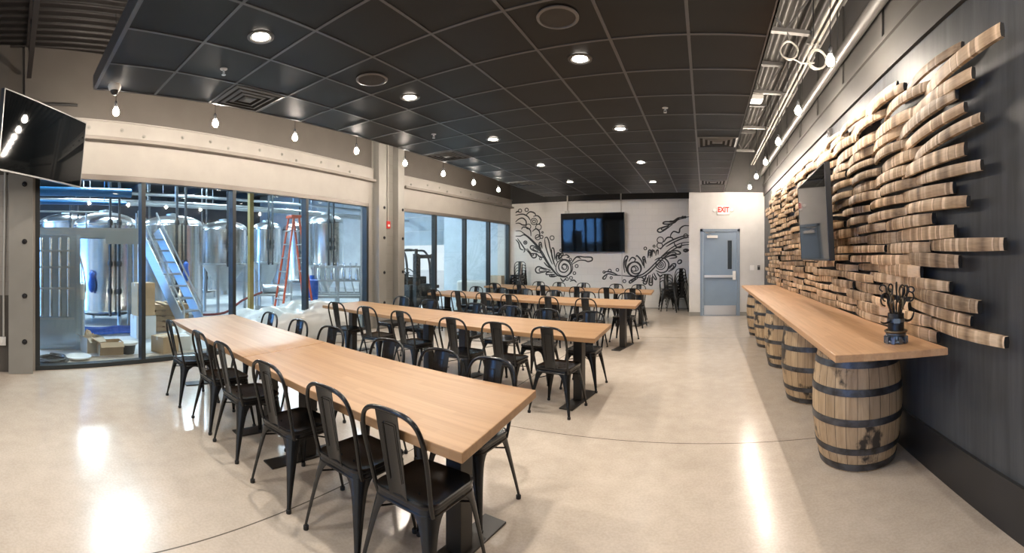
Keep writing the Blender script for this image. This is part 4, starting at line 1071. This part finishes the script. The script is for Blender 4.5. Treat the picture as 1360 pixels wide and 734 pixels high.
# stainless panel cabinet, near left
x, y = pol(77, 7.35)
r = thing('steel_cabinet', 'tall stainless panelled cabinet with horizontal bars at the left pane edge', 'cabinet', (x, y, 0), math.atan2(-y, -x) + PI / 2)
b = MB(); b.box(-.36, 0, .05, .36, .5, 1.9); b.box(-.38, -.01, 0, .38, .5, .06)
b.build('body', M['curtain'], r, 0, .01)
for k, xx in enumerate((-.27, -.12, .03, .17)): b = MB(); b.tube([(xx, -.012, .55), (xx, -.012, 1.85)], .035, 10); b.build('panel_rib', M['tank'], r)
for z in (.5, 1.0, 1.35, 1.62): b = MB(); b.box(-.36, -.06, z, .27, -.045, z + .03); b.build('crossbar', M['tank_dull'], r, 0)
b = MB(); b.box(.3, -.05, .0, .37, 0, 1.9); b.build('side_post', M['curtain'], r, 0)
# standing pipe with white sleeve, hose
x, y = pol(109, 7.9)
r = thing('filter_housing', 'slim white and steel filter column beside the cabinet', 'filter', (x, y, 0))
b = MB(); b.lathe([(.06, 0), (.06, .03), (.05, .04), (.05, .75), (.055, .76), (.055, .95), (.03, 1.0)], 18); b.build('column', M['tank_dull'], r)
b = MB(); b.lathe([(.065, .78), (.065, 1.05), (.03, 1.08)], 18); b.build('cap', M['pipe_white'], r)
b = MB(); b.tube(smooth_path([(0, 0, 1.05), (-.05, 0, 1.35), (.08, -.05, 1.55), (.16, 0, 1.3), (.1, .05, 1.0), (0, .06, .9)], 6), .012, 6); b.build('hose', M['pipe_white'], r)
# cardboard boxes and clutter on the brewery floor
def carton(u, v, rz, w, d, h, m, label, open_=False, z=0.):
    rr = F * (1.52 - z) / (v - 342); x, y = pol(u, rr)
    r = thing('cardboard_box', label, 'box', (x, y, z), rz, 'cartons on the brewery floor')
    b = MB()
    if open_:
        t = .01; b.box(-w / 2, -d / 2, 0, w / 2, d / 2, t); b.box(-w / 2, -d / 2, t, w / 2, -d / 2 + t, h); b.box(-w / 2, d / 2 - t, t, w / 2, d / 2, h); b.box(-w / 2, -d / 2 + t, t, -w / 2 + t, d / 2 - t, h); b.box(w / 2 - t, -d / 2 + t, t, w / 2, d / 2 - t, h)
        b.build('carton', M[m], r, 0)
        for s in (-1, 1): f = MB(); f.bar((0, s * d / 2, h), (0, s * (d / 2 + .1), h - .06), w * .96, .006); f.build('flap', M[m], r, 0)
        f = MB(); f.bar((-w / 2, 0, h), (-w / 2 - .09, 0, h + .05), d * .96, .006); f.build('flap', M[m], r, 0)
    else:
        b.box(-w / 2, -d / 2, 0, w / 2, d / 2, h); b.build('carton', M[m], r, 0, .004)
        MB().box(-w / 2 - .001, -.025, h - .06, w / 2 + .001, .025, h + .001).build('tape', M['card_pale'], r, 0)
    return r
wr = PI / 2 + .08
carton(122, 466, wr + .2, .30, .26, .24, 'card_pale', 'pale open carton with paper sticking out, on the brewery floor left', True)
carton(146, 469, wr - .1, .38, .28, .20, 'card', 'low tan open carton right of the pale one', True)
carton(190, 447, wr, .40, .34, .42, 'white_box', 'white carton under the tall brown box')
carton(190, 447, wr + .05, .36, .30, .62, "card", "tall brown carton standing on a white carton", z=.421).location = (pol(190, F * 1.52 / (447 - 342))[0], pol(190, F * 1.52 / (447 - 342))[1], .421)
carton(219, 466, wr + .3, .34, .3, .26, 'card', 'tan carton behind the first chair at the left table end')
carton(238, 462, wr - .2, .32, .3, .22, 'white_box', 'white carton beside the tan one at the left table end')
x, y = pol(216, 9.6)
r = thing('wooden_pallet_stack', 'short stack of tan timber pallets behind the cartons', 'pallet', (x, y, 0), 1.5)
for k in range(5):
    b = MB(); z = k * .11
    for q in (-.38, 0, .38): b.box(-.45, q - .04, z, .45, q + .04, z + .075)
    for q in (-.4, -.2, 0, .2, .4): b.box(q - .06, -.42, z + .075, q + .06, .42, z + .1)
    b.build('pallet', M['card'], r, 0)
rr = F * 1.52 / (469 - 342); x, y = pol(170, rr)
r = thing('lidded_bucket', 'grey bucket with a white lid near the first divider', 'bucket', (x, y, 0))
b = MB(); b.lathe([(.10, 0), (.125, .14), (.13, .15)], 24); b.build('bucket', M['dark_equipment'], r)
b = MB(); b.lathe([(.15, .15), (.155, .16), (.15, .185), (.001, .19)], 24); b.build('lid', M['white_plastic'], r)
rr = F * 1.52 / (476 - 342); x, y = pol(104, rr)
b = MB(); b.lathe([(.10, 0), (.19, .02), (.2, .045), (.195, .045), (.10, .012), (.001, .01)], 30); o = b.build('white_tray', M['white_plastic'], None, 40, 0, (x, y, 0)); tag(o, 'round white tray lying on the brewery floor by the frame', 'tray')
rr = F * 1.52 / (482 - 342); x, y = pol(70, rr)
b = coil((0, 0, 0), .2, 5, '', ''); b2 = MB(); b2.tube([((.2 + .02 * math.sin(i * .9)) * math.cos(i * .35), (.2 + .02 * math.cos(i * 1.1)) * math.sin(i * .35), .02 + i * .0007) for i in range(100)], .018, 8)
o = b2.build('hose_coil', M['dark_equipment'], None, 60, 0, (x, y, 0)); tag(o, 'dark coiled hose on the floor at the lower left pane corner', 'hose')
def crumpled(u, v, sx, sy, sz, name, label, cat, m, seed, rz=0., nn=16):
    rr = F * 1.52 / (v - 342); x, y = pol(u, rr); rnd = random.Random(seed)
    ph = [(rnd.uniform(0, 6), rnd.uniform(2, 7), rnd.uniform(2, 7)) for _ in range(7)]
    vs = []; fs = []
    for i in range(nn + 1):
        for j in range(nn + 1):
            a = -1 + 2 * i / nn; c = -1 + 2 * j / nn
            e = max(0, 1 - abs(a) ** 3.2) * max(0, 1 - abs(c) ** 3.2)
            hgt = e ** .55 * (.75 + .10 * sum(math.sin(p + q * a + s * c) for p, q, s in ph) / 1.6) + (.05 * rnd.random() * e)
            vs.append((a * sx * (1 + .05 * math.sin(4 * c + seed)), c * sy * (1 + .05 * math.sin(5 * a)), max(.0, hgt * sz)))
    for i in range(nn):
        for j in range(nn): k = i * (nn + 1) + j; fs.append((k, k + 1, k + nn + 2, k + nn + 1))
    b = MB(); b.add(vs, fs); bot = [(p[0], p[1], -.0) for p in vs]
    o = b.build(name, M[m], None, 60, 0, (x, y, .002)); o.rotation_euler = (0, 0, rz)
    return tag(o, label, cat)
crumpled(105, 460, .22, .14, .10, 'crumpled_wrap', 'crumpled white plastic wrap beside the pale open carton', 'plastic wrap', 'sheet', 3)
crumpled(118, 458, .10, .1, .3, 'paper_bundle', 'brown crumpled paper in the pale open carton', 'paper', 'card', 5)
crumpled(240, 455, .25, .2, .38, 'plastic_bag', 'white plastic bag behind the first chair', 'bag', 'white_box', 8)
x, y = pol(148, 9.0)
r = thing('blue_hose_bundle', 'bundle of blue hoses lying on the brewery floor under the first tank', 'hose', (x, y, 0), 1.5)
rnd = random.Random(4)
for k in range(9):
    yy = -.28 + k * .07; b = MB(); b.tube(smooth_path([(-.75, yy, .03 + .03 * (k % 3)), (-.3, yy + rnd.uniform(-.08, .08), .04), (.2, yy + rnd.uniform(-.08, .08), .06 + .02 * (k % 2)), (.75, yy + rnd.uniform(-.1, .1), .03)], 5), .024, 8)
    b.build('hose', M['blue_paint'], r)
for u, rr, zz, l in ((122, 9.8, .75, 'blue glove wrap hung on the riser of the first tank'), (247, 10.5, .95, 'blue glove wrap hung on the riser of the second tank')):
    x, y = pol(u, rr); b = MB(); b.lathe([(.02, 0), (.07, .05), (.085, .18), (.05, .34), (.07, .42), (.02, .48)], 12, (0, 0, 0)); b.tube([(0, 0, .46), (-.2, 0, .5), (-.45, 0, .5)], .012, 6)
    o = b.build('cloth_wrap', M['blue_paint'], None, 60, 0, (x, y, zz)); tag(o, l, 'cloth')
# big pallet load under a plastic sheet, behind panes three and four
x, y = pol(385, 8.35)
r = thing('wrapped_pallet', 'pallet load draped in a translucent plastic sheet behind the window', 'pallet load', (x, y, 0), 1.25)
b = MB()
for q in (-1.0, -.5, 0, .5, 1.0): b.box(q - .06, -.5, 0, q + .06, .5, .1)
b.box(-1.1, -.55, .1, 1.1, .55, .13); b.box(-.7, -.4, .13, 1.0, .4, .48)
b.build('load', M['pallet'], r, 0)
rnd = random.Random(2); nn = 34; vs = []; fs = []
for i in range(nn + 1):
    for j in range(nn + 1):
        a = -1 + 2 * i / nn; c = -1 + 2 * j / nn
        e = (max(0, 1 - abs(a) ** 5) * max(0, 1 - abs(c) ** 5)) ** .6
        hh = .56 + .10 * math.sin(1.8 * a + .5) + .045 * math.sin(9 * a + 4 * c) + .04 * math.sin(6 * c - 7 * a + 1) + .02 * math.sin(23 * a + 11 * c) + rnd.uniform(-.012, .012)
        vs.append((a * 1.3 + .03 * math.sin(9 * c), c * .72 + .03 * math.sin(8 * a), max(.01, e * hh)))
for i in range(nn):
    for j in range(nn): k = i * (nn + 1) + j; fs.append((k, k + 1, k + nn + 2, k + nn + 1))
b = MB(); b.add(vs, fs); o = b.build('plastic_sheet', M['sheet'], r, 80)
# orange step ladder
x, y = pol(390, 9.9)
r = thing('step_ladder', 'orange fibreglass step ladder standing open in the brewery', 'ladder', (x, y, 0), -.25)
for s, nm in ((-1, 'front'), (1, 'rear')):
    b = MB(); tp = 2.42
    for q in (-1, 1): b.bar((q * .27, s * .42, .0), (q * .15, s * .06, tp), .05, .03)
    b.build('ladder_rails', M['orange'], r, 0)
    for k in range(7):
        t = (k + 1) / 8; w = .27 - .12 * t; yy = s * (.42 - .36 * t)
        b = MB(); b.cbox((0, yy, tp * t), (2 * w, .07 if s < 0 else .025, .025)); b.build('step', M['galv'], r, 0)
b = MB(); b.box(-.18, -.12, 2.40, .18, .12, 2.46); b.build('top_cap', M['orange'], r, 0, .01)
# yellow post, blue pipes, grey pipes
x, y = pol(333, 10.8)
o = MB().box(x - .055, y - .055, 0, x + .055, y + .055, HZ).build('steel_post', M['yellow'], None, 0); tag(o, 'yellowish steel post beside the third pane divider', 'post')
for i, (xx, zz, rad, mm, l) in enumerate([(-9.3, 2.92, .10, 'blue_pipe', 'thick blue pipe running high behind the first pane'), (-9.7, 2.74, .05, 'blue_pipe', 'thin blue pipe below the thick blue one'), (-11.5, 3.05, .035, 'tank_dull', 'thin steel overhead pipe across the brewery'), (-12.5, 3.4, .05, 'tank_dull', 'steel overhead pipe across the brewery'), (-14.0, 3.3, .08, 'galv', 'galvanised overhead duct across the brewery'), (-10.2, 3.35, .035, 'tank_dull', 'slim steel overhead pipe near the windows')]):
    b = MB(); ya, yb = (-8, 2.6) if i < 2 else (-8, 14.5)
    b.tube([(xx, ya, zz), (xx, yb, zz)], rad, 12)
    yy = ya + .5
    while yy < yb: b.tube([(xx, yy, zz), (xx, yy, HZ)], .01, 6); yy += 2.4
    tag(b.build('overhead_pipe', M[mm]), l, 'pipe', 'overhead pipes in the brewery')
for i in range(6):
    yy = -3 + i * 3.0
    o = MB().box(HX0, yy - .08, HZ - .7, -6.9, yy + .08, HZ - .4).build('roof_beam', M['hall_ceiling'], None, 0)
    tag(o, 'dark roof beam crossing the brewery, %s from the left' % ['first', 'second', 'third', 'fourth', 'fifth', 'sixth'][i], 'beam', 'brewery roof beams')
# equipment: canning line
x, y = pol(449, 10.9)
r = thing('canning_line', 'stainless canning machine frame behind the fourth pane', 'machine', (x, y, 0), math.atan2(-y, -x) + PI / 2)
b = MB()
for q in (-.55, 0, .55):
    for w in (-.3, .3): b.box(q - .02, w - .02, 0, q + .02, w + .02, 1.3)
for z in (.35, .62, .95, 1.28): b.box(-.57, -.32, z, .57, -.28, z + .04); b.box(-.57, .28, z, .57, .32, z + .04)
b.build('frame', M['tank_dull'], r, 0)
b = MB(); b.box(-.6, -.3, .55, .6, .3, .6); b.box(-.6, -.3, .3, .6, .3, .34); b.build('conveyor_bed', M['galv'], r, 0)
for k in range(7): b = MB(); b.lathe([(.035, .98), (.035, 1.2), (.02, 1.25), (.02, 1.4)], 12, (-.45 + k * .15, -.1, 0)); b.build('filling_head', M['tank'], r)
for k in range(6): b = MB(); b.tube(smooth_path([(-.5 + k * .2, .1, 1.25), (-.5 + k * .2, -.1, 1.1), (-.45 + k * .2, -.2, .85), (-.4 + k * .2, -.22, .65)], 5), .018, 8); b.build('hose', M['pipe_white'], r)
b = MB(); b.lathe([(.14, .62), (.15, .66), (.15, .98), (.06, 1.02), (.06, 1.1)], 20, (-.62, -.35, 0)); b.box(-.76, -.49, 0, -.48, -.21, .62); b.build('blue_drum', M['blue_paint'], r)
x, y = pol(364, 12.0)
r = thing('parts_cart', 'low steel cart with pump and hoses left of the ladder', 'cart', (x, y, 0), .9)
b = MB(); b.box(-.5, -.3, .5, .5, .3, .54); b.box(-.5, -.3, .15, .5, .3, .18)
for q in (-.47, .47):
    for w in (-.27, .27): b.box(q - .02, w - .02, .06, q + .02, w + .02, .9)
b.build('cart_frame', M['galv'], r, 0)
for q in (-.47, .47):
    for w in (-.27, .27): c = MB(); c.M = Matrix.Translation((q, w, .05)) @ Matrix.Rotation(PI / 2, 4, 'X'); c.lathe([(.05, -.015), (.05, .015)], 14); c.build('wheel', M['rubber'], r)
b = MB(); b.M = Matrix.Translation((0, 0, .68)) @ Matrix.Rotation(PI / 2, 4, 'Y'); b.lathe([(.1, -.3), (.13, -.25), (.13, .1), (.08, .14), (.08, .3)], 18); b.build('pump', M['tank_dull'], r)
b = MB(); b.tube(smooth_path([(-.3, -.2, .6), (-.8, -.5, .4), (-1.2, -.9, .12), (-2.0, -1.0, .05)], 6), .03, 8)
b.build('hose', mat('maroon_hose', (.16, .03, .03), .5), r)
# forklift in the dock
x, y = pol(557, 12.0)
r = thing('forklift', 'dark forklift with tall mast and seat parked by the dock', 'forklift', (x, y, 0), math.atan2(-y, -x) + PI / 2 + .75)
b = MB(); b.box(-.45, -.1, .25, .45, 1.35, .8); b.box(-.45, .95, .25, .45, 1.4, 1.05); b.box(-.42, .15, .8, .42, .3, 1.0); b.build('body', M['dark_equipment'], r, 0, .02)
for q in (-.32, .32):
    b = MB(); b.box(q - .06, -.28, .05, q + .06, -.16, 1.62); b.box(q - .04, -.24, .3, q + .04, -.2, 1.75); b.build('mast_rail', M['dark_equipment'], r, 0)
b = MB(); b.box(-.36, -.27, .3, .36, -.2, .4); b.box(-.36, -.27, 1.5, .36, -.2, 1.6); b.box(-.42, -.34, .35, .42, -.28, .5); b.box(-.42, -.34, .7, .42, -.28, .78); b.box(-.3, -.3, .35, -.24, -.25, 1.55); b.box(.24, -.3, .35, .3, -.25, 1.55); b.build('carriage', M['dark_equipment'], r, 0)
for q in (-.22, .22): b = MB(); b.box(q - .06, -1.3, .06, q + .06, -.3, .11); b.build('fork', M['dark_equipment'], r, 0)
for q in (-.42, .42):
    b = MB(); b.tube(smooth_path([(q, 0, .8), (q, .05, 1.4), (q * .95, .2, 1.68), (q * .95, .5, 1.72), (q * .95, 1.15, 1.70), (q, 1.3, 1.0)], 5), .03, 8); b.build('overhead_guard_post', M['dark_equipment'], r)
b = MB()
for k in range(6): b.box(-.4, .2 + k * .18, 1.70, .4, .24 + k * .18, 1.73)
b.build('overhead_guard', M['dark_equipment'], r, 0)
b = MB(); b.box(-.25, .5, .8, .25, .95, .95); b.box(-.25, .88, .9, .25, 1.0, 1.4); b.build('seat', M['rubber'], r, 0, .03)
for q in (-.45, .45):
    for w, rr in ((.05, .25), (1.15, .22)):
        b = MB(); b.M = Matrix.Translation((q, w, rr)) @ Matrix.Rotation(PI / 2, 4, 'Y'); b.lathe([(rr * .6, -.09), (rr, -.08), (rr, .08), (rr * .6, .09)], 24); b.build('wheel', M['rubber'], r)
b = MB(); b.M = Matrix.Translation((0, .42, 1.12)) @ Matrix.Rotation(.7, 4, 'X'); b.tube([(.15 * math.cos(a), .15 * math.sin(a), 0) for a in [2 * PI * i / 20 for i in range(20)]], .012, 6, True); b.tube([(0, 0, 0), (0, 0, -.3)], .015, 6); b.build('steering_wheel', M['rubber'], r)
# covered pallet and cartons by the partition
x, y = pol(630, 14.0)
r = thing('stretch_wrapped_load', 'low wrapped pallet load behind the third rear pane', 'pallet load', (x, y, 0), .3)
b = MB(); b.box(-.5, -.4, 0, .5, .4, .12); b.build('pallet', M['pallet'], r, 0)
b = MB(); b.box(-.48, -.38, .12, .48, .38, .8); b.build('load', M['white_box'], r, 0, .05)
x, y = pol(658, 14.4)
carton(658, 405, .2, .5, .4, .95, 'card_pale', 'tall pale carton by the partition behind the rear window')

# high-bay lamps of the hall
for i, (x, y) in enumerate([(-9.5, -1.5), (-9.5, 2.5), (-9.8, 6.5), (-10.0, 10.5), (-14.5, -1.5), (-14.5, 2.5), (-14.5, 6.5), (-14.5, 10.5)]):
    r = thing('highbay_light', 'bright strip light hung in the brewery, %s row, %s from the left' % (('nearer', 'farther')[i // 4], ['first', 'second', 'third', 'fourth'][i % 4]), 'ceiling light', (x, y, 4.55), 0, 'brewery strip lights')
    MB().box(-.16, -.62, .0, .16, .62, .07).build('housing', M['galv'], r, 0)
    MB().box(-.13, -.58, -.01, .13, .58, .0).build('lens', M['strip'], r, 0)
    for q in (-.4, .4): b = MB(); b.tube([(0, q, .07), (0, q, HZ - 4.55)], .006, 6); b.build('hanger', M['galv'], r)

# ------------------------------------------------------------------ light
def area(x, y, z, sx, sy, e, col, rot):
    l = bpy.data.lights.new('blue_fill', 'AREA'); l.shape = 'RECTANGLE'; l.size = sx; l.size_y = sy; l.energy = e; l.color = col
    o = bpy.data.objects.new('blue_fill', l); C.objects.link(o); o.location = (x, y, z); o.rotation_euler = rot
w = bpy.data.worlds.new('sky'); S.world = w; w.use_nodes = True
bg = w.node_tree.nodes['Background']; bg.inputs[0].default_value = (.86, .93, 1., 1); bg.inputs[1].default_value = .75
S.view_settings.view_transform = 'Standard'; S.view_settings.look = 'None'; S.view_settings.gamma = 1.; S.view_settings.use_curve_mapping = False
S.view_settings.exposure = .62
S.cycles.use_denoising = True
S.cycles.max_bounces = 8; S.cycles.transparent_max_bounces = 16; S.cycles.sample_clamp_indirect = 6.
S.cycles.caustics_reflective = False; S.cycles.caustics_refractive = False

# added blue fill lamp by the closed south wall, for blue reflections on tanks
area(-13., HY0 + .1, 2.4, 9., 3.6, 1800., (.16, .43, 1.), (PI / 2, 0, PI))
